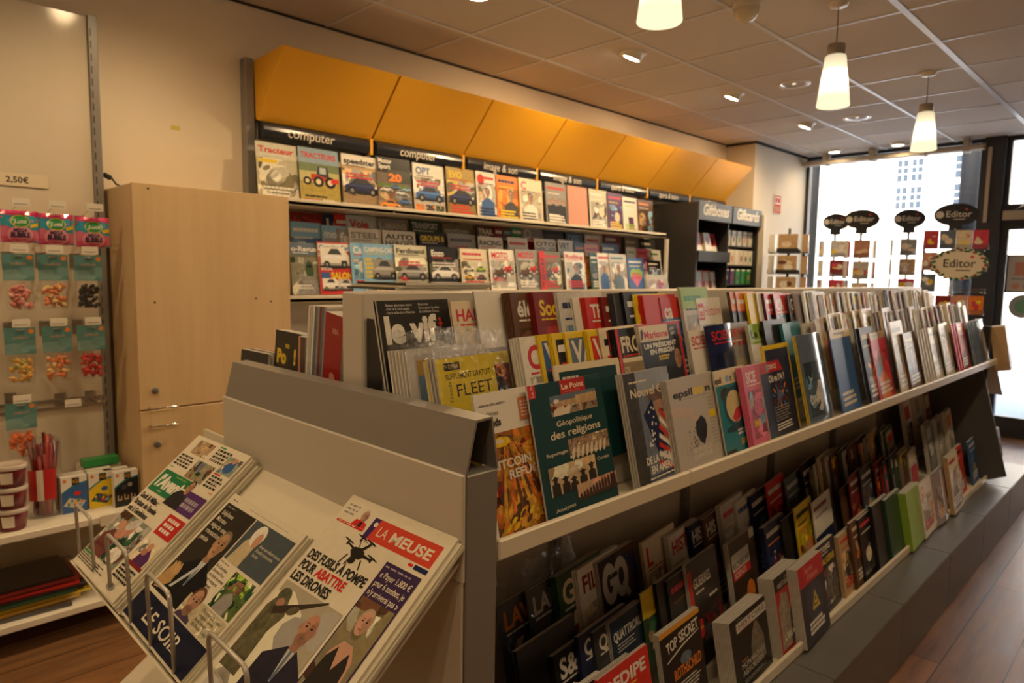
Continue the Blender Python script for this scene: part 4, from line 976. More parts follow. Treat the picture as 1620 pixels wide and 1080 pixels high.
# rows of magazines: (plane of the top edges, shelf height, lean, [(near edge y, width, height, copies behind, cover)])
ROWS = {
'A': (-0.867, 0.955, 13, [
  (0.781, 0.109, 0.261, 0, ('H', 'flames', 'white-framed magazine with fiery gold coin cover at the near corner')),
  (0.913, 0.258, 0.263, 0, ('H', 'point', 'dark teal magazine with four crowd photos and white title words')),
  (1.209, 0.173, 0.257, 3, ('H', 'obs', 'magazine with striped flag and face under pale title letters')),
  (1.373, 0.249, 0.226, 3, ('H', 'eps', 'pale grey magazine with hand crumbling a black stone')),
  (1.61, 0.146, 0.226, 0, ('H', 'clock', 'turquoise magazine with blue alarm clock cartoon')),
  (1.741, 0.225, 0.226, 3, ('G', 'pink', 'SCE', 'white', 'scene', 'pink and purple science magazine with red title corner', 'IMO', 'yel')),
  (1.857, 0.247, 0.226, 0, ('H', 'ia', 'dark magazine with glowing swirl under red title band')),
  (2.107, 0.261, 0.294, 1, ('G', 'steel', '', 'white', 'gloss', 'tall glossy grey-blue art magazine beside yellow-framed one', 'DAVID', 'white')),
  (2.384, 0.274, 0.296, 0, ('G', 'blue', '', 'white', 'plain', 'plain mid-blue magazine with cream strip along its top', '', 'cream', ('strip', 'cream'))),
  (2.665, 0.225, 0.292, 0, ('G', 'blk', '', 'white', 'scene', 'black magazine with small orange glow at bottom')),
  (2.778, 0.281, 0.267, 0, ('G', 'rose', '', 'white', 'person', 'rose-red magazine with white boxed words under a figure', '', 'white', ('strip', 'tan'))),
  (3.019, 0.225, 0.301, 0, ('G', 'pgrey', '', 'blk', 'scene', 'pale newsprint review with grey boats picture')),
  (3.163, 0.278, 0.246, 3, ('G', 'brown', '', 'cream', 'person', 'brown magazine with sepia portrait of seated man')),
  (3.557, 0.196, 0.25, 2, ('G', 'pgrey', '', 'blk', 'scene', 'pale lilac magazine with worn edges in stack')),
  (3.748, 0.303, 0.262, 0, ('G', 'pgrey', 'OQ', 'navy', 'scene', 'white magazine with large navy round letters')),
  (4.088, 0.396, 0.251, 1, ('G', 'rose', '', 'yel', 'person', 'crimson and violet magazine with slanting figure')),
  (4.509, 0.397, 0.252, 2, ('G', 'steel', '', 'white', 'gloss', 'dark glossy wrapped magazine at far corner')),
]),
'B': (-0.95, 1.03, 13, [
  (0.761, 0.213, 0.241, 4, ('H', 'fleet', 'bright yellow wrapped supplement with thin black capital title')),
  (0.965, 0.09, 0.271, 3, ('G', 'white', 'CA', 'rose', 'scene', 'white magazine with pink-red capitals and blue bottom', 'CON', 'white', ('half', 'teal'))),
  (1.019, 0.22, 0.273, 0, ('G', 'blue', 'V', 'white', 'scene', 'yellow-framed blue magazine with white tall letter', '', 'red', ('frame', 'yel'))),
  (1.059, 0.22, 0.274, 1, ('G', 'blk', '', 'white', 'scene', 'yellow-framed black magazine half hidden by neighbour', '', 'red', ('frame', 'yel'))),
  (1.103, 0.22, 0.274, 0, ('G', 'steel', 'VA', 'white', 'scene', 'yellow-framed steel blue magazine with two white letters', '', 'red', ('frame', 'yel'))),
  (1.18, 0.22, 0.274, 1, ('G', 'blk', 'VA', 'white', 'scene', 'yellow-framed magazine with white letters on red block', '', 'yel', ('frame', 'yel'), ('band', 'red'))),
  (1.225, 0.22, 0.277, 0, ('G', 'cream', '', 'blk', 'scene', 'cream magazine with small red leaf at bottom', '', 'red')),
  (1.272, 0.22, 0.273, 4, ('G', 'blk', 'FRO', 'cream', 'scene', 'black magazine with cream title and red edge', '', 'red', ('edge', 'red'))),
  (1.372, 0.237, 0.279, 1, ('H', 'marianne', 'navy magazine with red border and large pink-red title')),
  (1.621, 0.22, 0.251, 0, ('G', 'white', 'SCIENCE', 'rose', 'plain', 'white magazine with red frame and thin grey headline', 'LES ORIE', 'dgrey')),
  (1.71, 0.22, 0.261, 1, ('G', 'navy', 'SCIENCE', 'red', 'gloss', 'navy blue science magazine with white capital headline', 'LAS', 'white')),
  (1.799, 0.22, 0.261, 0, ('G', 'mgrey', 'SCIENCE VIE', 'red', 'lamp', 'grey science magazine with hanging lamp picture')),
  (1.95, 0.22, 0.254, 3, ('G', 'white', 'Le Mon', 'blk', 'half', 'white and black magazine with lime green top', '', 'white', ('band', 'lime'), ('half', 'blk'))),
  (2.05, 0.22, 0.262, 4, ('G', 'blk', '', 'mgrey', 'plain', 'plain black spine magazine in tight stack')),
  (2.189, 0.151, 0.248, 4, ('G', 'teal', '', 'red', 'plain', 'plain teal magazine with small red line')),
  (2.356, 0.214, 0.241, 0, ('G', 'pgrey', '', 'mgrey', 'plain', 'white boxed magazine with faint grey print')),
]),
'C': (-1.13, 1.1, 12, [
  (0.763, 0.197, 0.268, 1, ('H', 'vif', 'large black magazine with huge white lowercase title')),
  (0.949, 0.22, 0.264, 0, ('G', 'cream', 'HARVARD', 'rose', 'plain', 'cream magazine with pink-red serif capitals', 'HAR BUS REV', 'rose')),
  (1.016, 0.22, 0.285, 0, ('G', 'mgrey', '', 'white', 'half', 'white and grey magazine with barcode corner', 'CO', 'white', ('tophalf', 'white'))),
  (1.115, 0.22, 0.282, 3, ('G', 'brown', 'élé', 'white', 'scene', 'rust brown magazine with large white title', 'LE CAPITALISME', 'red')),
  (1.189, 0.22, 0.282, 2, ('G', 'dred', 'Soc', 'yel', 'scene', 'dark red magazine with yellow title letters', "L'INDU", 'cream')),
  (1.28, 0.22, 0.281, 1, ('G', 'pgrey', '', 'navy', 'scene', 'pale magazine with navy shape and yellow strip', '', 'navy')),
  (1.339, 0.22, 0.267, 1, ('G', 'white', '', 'grey', 'plain', 'thin white magazine between taller ones')),
  (1.382, 0.22, 0.267, 2, ('G', 'red', 'TRE', 'white', 'scene', 'red framed magazine with pale column picture', '', 'white')),
  (1.451, 0.22, 0.267, 1, ('G', 'dred', '', 'white', 'scene', 'dark red magazine with thin yellow lines')),
  (1.492, 0.22, 0.277, 2, ('G', 'dgrey', '', 'white', 'plain', 'slate grey magazine with plain spine')),
  (1.534, 0.22, 0.28, 1, ('G', 'blk', '', 'white', 'scene', 'black magazine with white curved letter')),
  (1.585, 0.22, 0.273, 0, ('G', 'yel', 'C', 'red', 'scene', 'yellow and green magazine with red letter')),
  (1.621, 0.22, 0.271, 4, ('G', 'red', '', 'white', 'plain', 'red spined pocket magazine in tight fan')),
  (1.724, 0.135, 0.262, 0, ('G', 'blue', 'ca', 'white', 'scene', 'blue magazine with white letters on red square', '', 'white', ('band', 'red'))),
  (1.847, 0.22, 0.292, 2, ('G', 'pgrey', '', 'green', 'scene', 'tall white news magazine with green strip at top', '', 'blk', ('band', 'lime'))),
  (1.954, 0.206, 0.256, 2, ('H', 'histca', 'white magazine with red square logo and red condensed title')),
  (2.173, 0.22, 0.275, 1, ('G', 'blk', '', 'white', 'scene', 'black magazine with orange block at top', '', 'red', ('band', 'org'))),
  (2.218, 0.22, 0.273, 0, ('G', 'blk', '', 'white', 'scene', 'black and white striped magazine spine with orange label', '', 'red', ('band', 'org'))),
  (2.298, 0.22, 0.272, 3, ('G', 'yel', '', 'blk', 'plain', 'golden yellow spined magazine in pair')),
  (2.381, 0.22, 0.271, 0, ('G', 'white', '', 'grey', 'plain', 'white glossy magazine next to yellow spines')),
  (2.432, 0.22, 0.268, 1, ('G', 'blk', '', 'white', 'scene', 'black magazine with red upper half', '', 'white', ('tophalf', 'red'))),
  (2.512, 0.22, 0.265, 3, ('G', 'blk', 'CA', 'white', 'scene', 'black magazine with scarlet upper half', '', 'white', ('tophalf', 'red'))),
  (2.647, 0.22, 0.261, 0, ('G', 'dgrey', 'G', 'white', 'scene', 'charcoal magazine with pink words at bottom', '', 'rose')),
  (2.705, 0.22, 0.268, 2, ('G', 'lilac', '', 'blk', 'plain', 'lilac grey spined magazine in row')),
]),
'D': (-0.86, 0.262, 11, [
  (0.868, 0.225, 0.293, 1, ('G', 'red', 'a', 'white', 'scene', 'red magazine with white lowercase letter')),
  (0.936, 0.225, 0.293, 1, ('G', 'white', 'B', 'blk', 'scene', 'white magazine with tall black letter and blue foot')),
  (1.042, 0.225, 0.293, 1, ('G', 'blk', '', 'cream', 'scene', 'black magazine with a small white dog')),
  (1.127, 0.182, 0.293, 1, ('G', 'red', 'OEDIPE', 'white', 'scene', 'red magazine with yellow lower half and wavy title', '', 'yel', ('half', 'yel'))),
  (1.381, 0.186, 0.293, 2, ('H', 'secret', 'black magazine with white arched title and orange headline')),
  (1.716, 0.271, 0.203, 9, ('H', 'histoire', 'black history magazine with white title band and grey statue')),
  (1.99, 0.152, 0.246, 8, ('H', 'islam', 'history magazine with red background and robed figure')),
  (2.102, 0.219, 0.25, 8, ('H', 'secrethist', 'red-topped history magazine with golden triangle')),
  (2.332, 0.18, 0.237, 4, ('H', 'algerie', 'navy history magazine with yellow headline and photo collage')),
  (2.56, 0.225, 0.222, 2, ('G', 'tan', '', 'red', 'scene', 'tan magazine with red word on cream pages', '', 'red')),
  (2.664, 0.225, 0.248, 1, ('G', 'brown', '', 'cream', 'scene', 'brown magazine leaning beside black ones')),
  (2.739, 0.225, 0.244, 1, ('G', 'blk', '', 'rose', 'scene', 'black magazine with pink and cream label')),
  (2.877, 0.225, 0.267, 2, ('G', 'blk', '', 'white', 'plain', 'plain black spine magazine')),
  (3.023, 0.225, 0.26, 2, ('G', 'dgreen', '', 'white', 'plain', 'dark green spine magazine')),
  (3.226, 0.275, 0.247, 4, ('G', 'lime', '', 'white', 'plain', 'bright lime green magazine in stack of four')),
  (3.429, 0.235, 0.241, 1, ('G', 'white', 'C', 'org', 'scene', 'white magazine with big orange letter', '', 'red')),
  (3.661, 0.236, 0.245, 1, ('G', 'lilac', '', 'white', 'gloss', 'glossy lilac wrapped magazine')),
  (3.897, 0.389, 0.283, 5, ('G', 'cream', '', 'red', 'person', 'thick cream comic album with red figure')),
  (4.191, 0.359, 0.257, 2, ('G', 'red', '', 'blk', 'scene', 'bright red comic album with teal picture')),
  (4.548, 0.225, 0.245, 1, ('G', 'blue', '', 'white', 'scene', 'blue comic album with red block')),
  (4.82, 0.376, 0.239, 2, ('G', 'white', '', 'red', 'scene', 'white book with grey photo near far end')),
  (5.268, 0.225, 0.192, 2, ('G', 'mgrey', '', 'red', 'scene', 'grey book with red print at far end')),
]),
'E': (-0.97, 0.31, 11, [
  (1.005, 0.22, 0.31, 1, ('G', 'blk', '', 'dred', 'plain', 'black magazine behind red one')),
  (1.112, 0.22, 0.258, 2, ('G', 'blk', 'S&', 'white', 'scene', 'black magazine with white letter and ampersand')),
  (1.201, 0.22, 0.27, 1, ('G', 'navy', 'QUA', 'white', 'scene', 'navy car magazine with white capitals partly covered')),
  (1.254, 0.22, 0.261, 1, ('G', 'dgrey', 'QUA', 'white', 'scene', 'dark grey car magazine with white capitals partly covered')),
  (1.316, 0.17, 0.261, 1, ('H', 'quattro', 'dark blue car magazine with long white slanted title')),
  (1.462, 0.22, 0.285, 0, ('G', 'dgreen', '', 'yel', 'scene', 'dark green magazine with yellow top strip', '', 'yel', ('band', 'yel'))),
  (1.532, 0.22, 0.293, 1, ('G', 'blk', '', 'grey', 'plain', 'plain black magazine')),
  (1.579, 0.22, 0.285, 1, ('G', 'blk', '', 'rose', 'scene', 'black magazine with dim brown picture', 'CHIE', 'brown')),
  (1.679, 0.165, 0.301, 1, ('H', 'guerres', 'dark war history magazine with red disc and white title')),
  (1.936, 0.214, 0.287, 6, ('H', 'recherche', 'brown science magazine with red word on white label')),
  (2.183, 0.154, 0.277, 3, ('G', 'navy', '', 'white', 'scene', 'navy magazine with orange and white lines', '', 'org')),
  (2.323, 0.22, 0.264, 3, ('G', 'blk', '', 'white', 'plain', 'black and white spined magazine stack')),
  (2.426, 0.129, 0.285, 2, ('G', 'yel', '', 'blk', 'scene', 'amber yellow framed magazine', '', 'blk', ('frame', 'yel'))),
  (2.589, 0.265, 0.268, 6, ('G', 'white', '', 'dred', 'half', 'thick yellow-edged magazine with white label', '', 'navy', ('half', 'navy'))),
  (2.889, 0.22, 0.254, 1, ('G', 'brown', '', 'white', 'plain', 'brown spine magazine')),
  (2.969, 0.22, 0.289, 1, ('G', 'dred', '', 'white', 'scene', 'maroon magazine with white label')),
  (3.104, 0.22, 0.292, 1, ('G', 'dgrey', '', 'white', 'scene', 'dark grey magazine with pale text')),
  (3.293, 0.22, 0.284, 2, ('G', 'dred', '', 'white', 'scene', 'dark red and white spined magazine', '', 'white')),
]),
'F': (-1.08, 0.34, 11, [
  (1.054, 0.22, 0.322, 0, ('G', 'dgrey', 'LAW', 'org', 'scene', 'dark magazine with orange letters in clear plastic')),
  (1.15, 0.22, 0.328, 0, ('G', 'dgrey', 'LAN', 'pgrey', 'scene', 'dark magazine with pale serif capitals in clear plastic')),
  (1.246, 0.22, 0.338, 2, ('G', 'dgreen', 'GA', 'cream', 'scene', 'green topped garden magazine with tall cream letters', '', 'white', ('half', 'brown'))),
  (1.325, 0.22, 0.33, 2, ('G', 'white', 'FIL', 'dred', 'scene', 'white magazine with blue lower half', '', 'white', ('half', 'blue'))),
  (1.412, 0.205, 0.324, 3, ('H', 'gq', 'dark magazine with two huge pale letters')),
  (1.625, 0.22, 0.318, 1, ('G', 'cream', 'L', 'red', 'scene', 'cream magazine with red letter and green mark', 'M', 'green')),
  (1.756, 0.22, 0.301, 2, ('G', 'white', 'HIST', 'rose', 'scene', 'cream history magazine with pink title and red figure')),
  (1.881, 0.22, 0.301, 1, ('G', 'navy', 'HIST', 'white', 'scene', 'navy history magazine with white capitals')),
  (1.97, 0.22, 0.301, 1, ('G', 'brown', 'HIS', 'white', 'scene', 'olive brown history magazine with white capitals')),
  (2.071, 0.22, 0.323, 2, ('G', 'pgrey', '', 'rose', 'scene', 'pale magazine with pink and blue label')),
  (2.187, 0.22, 0.307, 1, ('G', 'white', '', 'blue', 'scene', 'white magazine with blue script title')),
  (2.302, 0.22, 0.301, 1, ('G', 'navy', '', 'white', 'scene', 'navy magazine with white block letters')),
  (2.432, 0.22, 0.32, 1, ('G', 'red', '', 'white', 'scene', 'red and white magazine with dark foot')),
  (2.6, 0.22, 0.301, 0, ('G', 'steel', '', 'white', 'scene', 'blue grey magazine with thin white grid')),
  (2.752, 0.22, 0.332, 1, ('G', 'blk', '', 'white', 'scene', 'black magazine with tiny figures')),
]),
'S': (-3.27, 1.75, 6, [
  (1.501, 0.217, 0.292, 1, ('G', 'pale', 'Tracteur', 'red', 'field', 'sun-bleached green magazine with red tractor title')),
  (1.724, 0.231, 0.296, 0, ('H', 'tractor', 'magazine with red tractor in a stubble field')),
  (1.969, 0.242, 0.294, 1, ('G', 'tan', 'speedster', 'blk', 'car', 'tan magazine with old dark blue car', '912', 'dgrey', ('tophalf', 'white'))),
  (2.19, 0.246, 0.31, 0, ('H', 'motorsport', 'magazine with racing cars and orange number twenty')),
  (2.436, 0.259, 0.303, 0, ('G', 'white', 'OPT', 'blue', 'car', 'white magazine with teal supercar and small car photos', '', 'blk', ('carcol', 'blue'))),
  (2.685, 0.267, 0.311, 1, ('G', 'field', 'EVO', 'yel', 'car', 'sandy magazine with yellow title and silver car', '', 'red')),
  (2.926, 0.203, 0.312, 0, ('G', 'white', '', 'red', 'person', 'white magazine with footballer in blue shirt', '', 'navy', ('dot', 'red'), ('shirt', 'blue'))),
  (3.101, 0.233, 0.308, 0, ('G', 'org', '', 'navy', 'person', 'orange sport magazine with crowded player photos', '', 'yel')),
  (3.311, 0.288, 0.312, 1, ('G', 'cream', 'C', 'rose', 'person', 'cream magazine with figure in wide white dress', '', 'dgrey', ('shirt', 'white'))),
  (3.574, 0.262, 0.312, 0, ('G', 'mgrey', '', 'red', 'band', 'grey music magazine with row of dark-clothed people', '', 'white')),
  (3.81, 0.281, 0.312, 0, ('G', 'salmon', '', 'red', 'plain', 'salmon pink magazine with red capitals', '', 'red')),
  (4.056, 0.254, 0.312, 1, ('G', 'pale', '', 'white', 'scene', 'black and white magazine with bright glare at top', '', 'white')),  # pale cover, white bars across the top
  (4.28, 0.22, 0.306, 0, ('G', 'purple', '', 'rose', 'scene', 'purple magazine with pink and yellow words', '', 'yel')),
  (4.477, 0.232, 0.29, 0, ('G', 'white', '', 'blk', 'phone', 'white magazine with violet smartphone', '', 'lime')),
  (4.683, 0.273, 0.288, 1, ('G', 'brown', '', 'org', 'scene', 'dark brown magazine at the far end')),
]),
'T': (-3.17, 1.3, 8, [
  (1.616, 0.15, 0.26, 0, ('G', 'dfield', 'o-Revue', 'white', 'train', 'railway magazine with green train on tracks', '', 'white', ('band', 'steel'))),
  (1.767, 0.202, 0.27, 1, ('H', 'camper', 'red motorhome magazine with yellow headline')),
  (1.957, 0.2, 0.272, 0, ('G', 'sky', 'Cam', 'white', 'scene', 'blue and yellow motorhome magazine mostly covered', '', 'red')),
  (2.03, 0.241, 0.271, 1, ('G', 'sky', 'CAMPING-CARS', 'white', 'van', 'sky blue motorhome magazine with grey van', '', 'yel', ('side', 'yel'))),
  (2.237, 0.247, 0.273, 0, ('G', 'pale', 'Ferdinand', 'dgrey', 'car', 'pale sports car magazine with silver coupe', '996', 'red', ('carcol', 'mgrey'))),
  (2.475, 0.265, 0.272, 0, ('G', 'blk', 'Enzo', 'white', 'car', 'black car magazine with white sports car', '', 'red', ('carcol', 'white'))),
  (2.715, 0.267, 0.27, 0, ('G', 'cream', '', 'rose', 'cars', 'cream magazine with several green vintage cars', '', 'red')),
  (2.954, 0.254, 0.275, 0, ('G', 'white', 'MOTO', 'red', 'bike', 'white motorbike magazine with two bikes and red footer', 'MOTO', 'red')),
  (3.191, 0.268, 0.283, 0, ('G', 'mgrey', 'MOTO', 'red', 'bike', 'grey motorbike magazine with single rider', '', 'white')),
  (3.415, 0.315, 0.278, 1, ('G', 'khaki', '', 'red', 'bike', 'olive magazine with red vertical title band', '', 'red', ('vband', 'red', 'FREEWAY'))),
  (3.676, 0.318, 0.283, 0, ('G', 'white', 'Rolling', 'red', 'person', 'white music magazine with red script title', '', 'red', ('shirt', 'blk'))),
  (3.958, 0.2, 0.283, 0, ('G', 'dgreen', '', 'white', 'scene', 'dark green magazine slice')),
  (4.048, 0.185, 0.286, 2, ('G', 'white', '', 'red', 'person', 'thick white magazine with blue figure', '', 'blue', ('shirt', 'blue'))),
  (4.194, 0.301, 0.286, 2, ('G', 'pgrey', '', 'teal', 'person', 'thick pale magazine with blue dressed figure', '', 'steel', ('shirt', 'steel'))),
  (4.43, 0.294, 0.259, 0, ('G', 'blue', '', 'white', 'heart', "blue children's magazine with green and pink heart", '', 'yel')),
  (4.709, 0.203, 0.247, 1, ('G', 'blk', '', 'white', 'scene', "black and white children's magazine by plastic bag")),
]),
'U': (-3.235, 1.335, 8, [
  (1.658, 0.172, 0.332, 0, ('G', 'blue', '', 'white', 'scene', 'blue magazine with pale aircraft picture', 'LAIL', 'white', ('band', 'sky'))),
  (1.829, 0.092, 0.324, 0, ('G', 'sky', 'moc', 'white', 'scene', 'sky blue magazine with white and yellow words', '', 'org')),
  (1.921, 0.09, 0.313, 0, ('G', 'mgrey', 'fe', 'white', 'scene', 'grey magazine with white letters')),
  (1.99, 0.213, 0.32, 0, ('G', 'white', 'STEEL', 'mgrey', 'scene', 'white magazine with green block and pink label', 'Clé', 'rose')),
  (2.206, 0.245, 0.319, 0, ('G', 'white', 'AUTO HEROES', 'blk', 'plain', 'white magazine with tall thin black capitals')),
  (2.456, 0.213, 0.325, 0, ('G', 'blk', 'GROUPE B', 'yel', 'scene', 'black magazine with yellow capitals')),
  (2.674, 0.241, 0.326, 0, ('G', 'mgrey', '', 'dgrey', 'cars', 'grey magazine with oval badge and old cars', '', 'red')),
  (2.921, 0.227, 0.319, 0, ('G', 'white', 'RACING', 'blk', 'scene', 'white racing magazine with red photo', '', 'red')),
  (3.184, 0.198, 0.327, 0, ('G', 'white', '', 'red', 'person', 'white magazine with blue and red figures')),
  (3.438, 0.248, 0.331, 0, ('G', 'white', 'OTO HEROES', 'blk', 'plain', 'white motorbike magazine with thin capitals')),
  (3.68, 0.18, 0.334, 0, ('G', 'white', 'VRT', 'blk', 'plain', 'white magazine with heavy condensed black letters')),
  (3.861, 0.2, 0.319, 0, ('G', 'blk', '', 'org', 'scene', 'black magazine with orange dots')),
  (3.978, 0.235, 0.315, 0, ('G', 'org', '', 'red', 'scene', 'orange red magazine', '', 'white')),
  (4.182, 0.298, 0.328, 0, ('G', 'navy', '', 'white', 'person', 'navy magazine with orange figures', '', 'org')),
  (4.5, 0.155, 0.311, 0, ('G', 'white', '', 'lime', 'scene', 'white and lime magazine')),
  (4.656, 0.162, 0.307, 0, ('G', 'pink', '', 'red', 'scene', "pink children's magazine")),
  (4.828, 0.179, 0.303, 0, ('G', 'white', '', 'green', 'scene', 'white and green puzzle magazine')),
]),
'V': (-3.3, 1.37, 8, [
  (1.692, 0.19, 0.353, 0, ('G', 'dred', 'de Train', 'red', 'scene', 'dark magazine with red railway title and blue foot')),
  (1.882, 0.09, 0.354, 0, ('G', 'navy', 'LO', 'white', 'scene', 'navy magazine with white letters')),
  (1.942, 0.09, 0.359, 0, ('G', 'red', '', 'white', 'scene', 'red and black magazine with white letter')),
  (2.015, 0.203, 0.36, 0, ('G', 'skygrey', 'Voie', 'red', 'plain', 'pale blue grey magazine with dark red title')),
  (2.217, 0.223, 0.354, 0, ('G', 'mgrey', 'L-MANS', 'pgrey', 'plain', 'grey magazine with pale wide capitals')),
  (2.44, 0.242, 0.372, 0, ('G', 'dgreen', 'TRANSPORT', 'pgrey', 'plain', 'dark green magazine with pale capitals')),
  (2.688, 0.242, 0.355, 0, ('G', 'khaki', 'option', 'pgrey', 'scene', 'olive magazine with pale lowercase title')),
  (2.968, 0.15, 0.364, 0, ('G', 'brown', 'TRAIL', 'white', 'scene', 'brown magazine with white capitals')),
  (3.118, 0.2, 0.369, 0, ('G', 'dred', '', 'white', 'scene', 'maroon magazine')),
  (3.193, 0.2, 0.37, 0, ('G', 'brown', '', 'sky', 'scene', 'brown and blue magazine')),
  (3.276, 0.2, 0.379, 0, ('G', 'green', '', 'white', 'scene', 'green magazine with pale edge')),
  (3.379, 0.223, 0.385, 0, ('G', 'red', 'O', 'pgrey', 'scene', 'red magazine with grey top and round letter', '', 'white', ('band', 'mgrey'))),
  (3.603, 0.231, 0.372, 0, ('G', 'blk', '', 'brown', 'scene', 'black magazine with dim brown script')),
  (3.843, 0.218, 0.367, 0, ('G', 'dgrey', 'OISE', 'sky', 'scene', 'charcoal magazine with pale blue capitals')),
  (4.062, 0.232, 0.356, 0, ('G', 'white', '', 'red', 'scene', 'white magazine with red capitals')),
  (4.294, 0.263, 0.377, 0, ('G', 'dred', '', 'white', 'scene', 'red magazine with dark figures')),
  (4.568, 0.211, 0.366, 0, ('G', 'mgrey', '', 'white', 'scene', 'grey magazine next to shelf upright')),
  (4.781, 0.262, 0.361, 0, ('G', 'dgrey', '', 'white', 'scene', 'dark grey magazine at the far end')),
]),
}
# ================================================================== NEWSPAPERS
def np_avenir():
    a = Art(.300, .385, 'paper', .05)
    a.photo(.12, .87, .42, .975, (.45, .33, .20), ['tan', 'skin', 'brown', 'cream'], 12, 2)
    a.bars(.03, .76, .34, .85, 4, 'ink', 1, .6).bars(.03, .735, .12, .75, 1, 'green')
    a.bars(.50, .87, .76, .97, 4, 'ink', 2, .62).rect(.5, .975, .6, .985, 'green')
    a.photo(.37, .72, .70, .85, (.30, .27, .16), ['tan', 'dgreen', 'brown', 'mgrey', 'dgrey', 'steel'], 16, 3)
    a.photo(.74, .83, .98, .95, (.30, .36, .30), ['blue', 'tan', 'steel', 'cream'], 10, 4).ell(.86, .88, .07, .04, 'blue').ell(.87, .93, .03, .018, 'skin')
    a.bars(.74, .72, .98, .81, 4, 'ink', 5, .6).rect(.74, .815, .85, .825, 'red').rect(.9, .70, .97, .708, 'salmon')
    a.rect(.03, .555, .62, .715, (.025, .20, .075)); a.rect(.62, .53, .98, .665, (.10, .035, .16))
    a.text("l'Avenir", .07, .598, .082, 'white', w=.52, bold=.055, shear=.16, fill=True); a.text('NAMUR', .2, .568, .012, 'white').bars(.3, .69, .56, .705, 1, 'lime', 2)
    a.star([(.44, .53), (.46, .61), (.53, .645), (.62, .645), (.70, .60), (.70, .53)], 'ink', .2); a.face(.62, .675, .045, (.50, .27, .16), 'ink')
    a.lines(['bières'], .70, .575, .04, 'white', w=.25, bold=.06) if False else a.bars(.70, .555, .95, .625, 2, 'lilac', 8, .75)
    a.lines(['Gault & Millau :', "l'artisan de l'année", 'est à Gembloux'], .035, .495, .034, 'ink', 1.42, w=.62, bold=.03)
    a.rect(.69, .375, .985, .505, (.52, .03, .025)); a.lines(['Nos', 'Wallons', 'au sprint'], .73, .468, .022, 'white', 1.45, bold=.03) if False else a.bars(.73, .39, .95, .49, 3, 'white', 4, .62)
    a.photo(.02, .10, .64, .385, (.24, .27, .20), ['mgrey', 'pgrey', 'dgreen', 'pgrey', 'mgrey', 'brown'], 34, 6, .20)
    a.star([(.05, .10), (.06, .22), (.16, .27), (.30, .24), (.34, .10)], (.16, .05, .04), .3); a.ell(.33, .30, .13, .055, (.55, .27, .19), .2, 18, .5).ell(.37, .345, .10, .035, 'pgrey', .3, 14, .5); a.ell(.48, .16, .1, .05, 'white', .3).ell(.2, .31, .06, .03, 'skin')
    a.photo(.69, .19, .98, .335, 'cream', ['mgrey', 'pgrey'], 5, 7).star([(.76, .19), (.79, .27), (.88, .30), (.96, .25), (.95, .19)], 'purple', .2).ell(.84, .305, .04, .026, 'skin').ell(.82, .27, .04, .02, (.45, .2, .14)); a.rect(.69, .18, .98, .20, 'dred')
    a.bars(.69, .085, .97, .17, 4, 'ink', 9, .55).bars(.02, .03, .60, .08, 4, 'ink', 10, .4).rect(.02, .083, .2, .095, 'green').ell(.80, .045, .06, .02, 'mgrey')
    return a
def np_soir():
    W, H = .325, .305
    a = Art(W, H, 'paper', .05)
    a.bars(.05, .952, .16, .965, 1, 'ink').bars(.3, .952, .92, .962, 1, 'mgrey', 3, .35)
    a.rect(.03, .23, .455, .925, (.035, .029, .022), .15)
    a.bust(.33, .66, .068, (.012, .011, .013), (.50, .29, .17), (.22, .18, .12), 'pgrey', .23, wid=3.2)
    a.poly([(.33, .53), (.365, .53), (.23, .30), (.20, .30)], 'skygrey'); a.star([(.03, .30), (.06, .42), (.12, .45), (.17, .40), (.19, .32), (.12, .25), (.06, .24)], (.48, .30, .12), .2)
    for i in range(4): a.ell(.08+.028*i, .40+.012*(i % 2), .012, .045, (.55, .35, .16), .1, 8, .5)
    a.bars(.06, .895, .22, .91, 1, 'mgrey')
    a.lines(['Stéphane', 'Moreau', 'négocie une', 'transaction', 'pénale'], .06, .838, .034, 'paper', 1.5, w=.26, bold=.01)
    a.rect(.47, .625, .975, .925, (.075, .098, .115), .08); a.star([(.50, .625), (.53, .78), (.60, .85), (.66, .80), (.66, .625)], (.56, .47, .30), .15); a.ell(.615, .845, .068, .075, 'white', .1, 16, .4); a.ell(.64, .815, .034, .055, 'skin', .1)
    a.lines(['Avec son album «Lux»,', 'Rosalía transcende', 'la pop'], .70, .79, .021, 'paper', 1.5, w=.26)
    a.bars(.47, .595, .60, .612, 1, 'mgrey'); a.lines(['En Colombie,', "d'anciens Farc", 'ont lâché les armes', 'pour restaurer', "l'Amazonie"], .47, .56, .021, 'ink', 1.5, w=.20)
    a.photo(.69, .37, .975, .605, (.09, .14, .04), ['dgreen', 'lime', 'pale', 'dgreen'], 26, 5, .18); a.star([(.74, .37), (.76, .47), (.82, .50), (.88, .46), (.88, .37)], 'mgrey', .2).face(.84, .535, .03, (.28, .14, .09), 'ink').poly([(.74, .50), (.78, .57), (.86, .575), (.86, .56), (.79, .55), (.77, .50)], (.3, .15, .1))
    a.photo(.47, .215, .975, .36, (.52, .47, .32), ['cream', 'pale'], 5, 6).star([(.47, .215), (.50, .25), (.58, .27), (.66, .24), (.67, .215)], (.07, .05, .10)); a.face(.565, .325, .062, (.50, .28, .20), 'brown', beard=(.25, .14, .09))
    a.lines(['Comment J.D. Vance', "s'impose comme", 'le successeur', 'de Donald Trump'], .70, .325, .021, 'ink', 1.42, w=.27)
    a.rect(.0, .015, 1, .205, (.014, .016, .040)); a.text('LE SOIR', .5, .065, .085, 'paper', al='c', w=.52, fill=True, bold=.012)
    for u in (.243, .285, .372, .43, .55, .62, .70): a.rect(u, .065, u+.03, .071, 'paper')
    return a
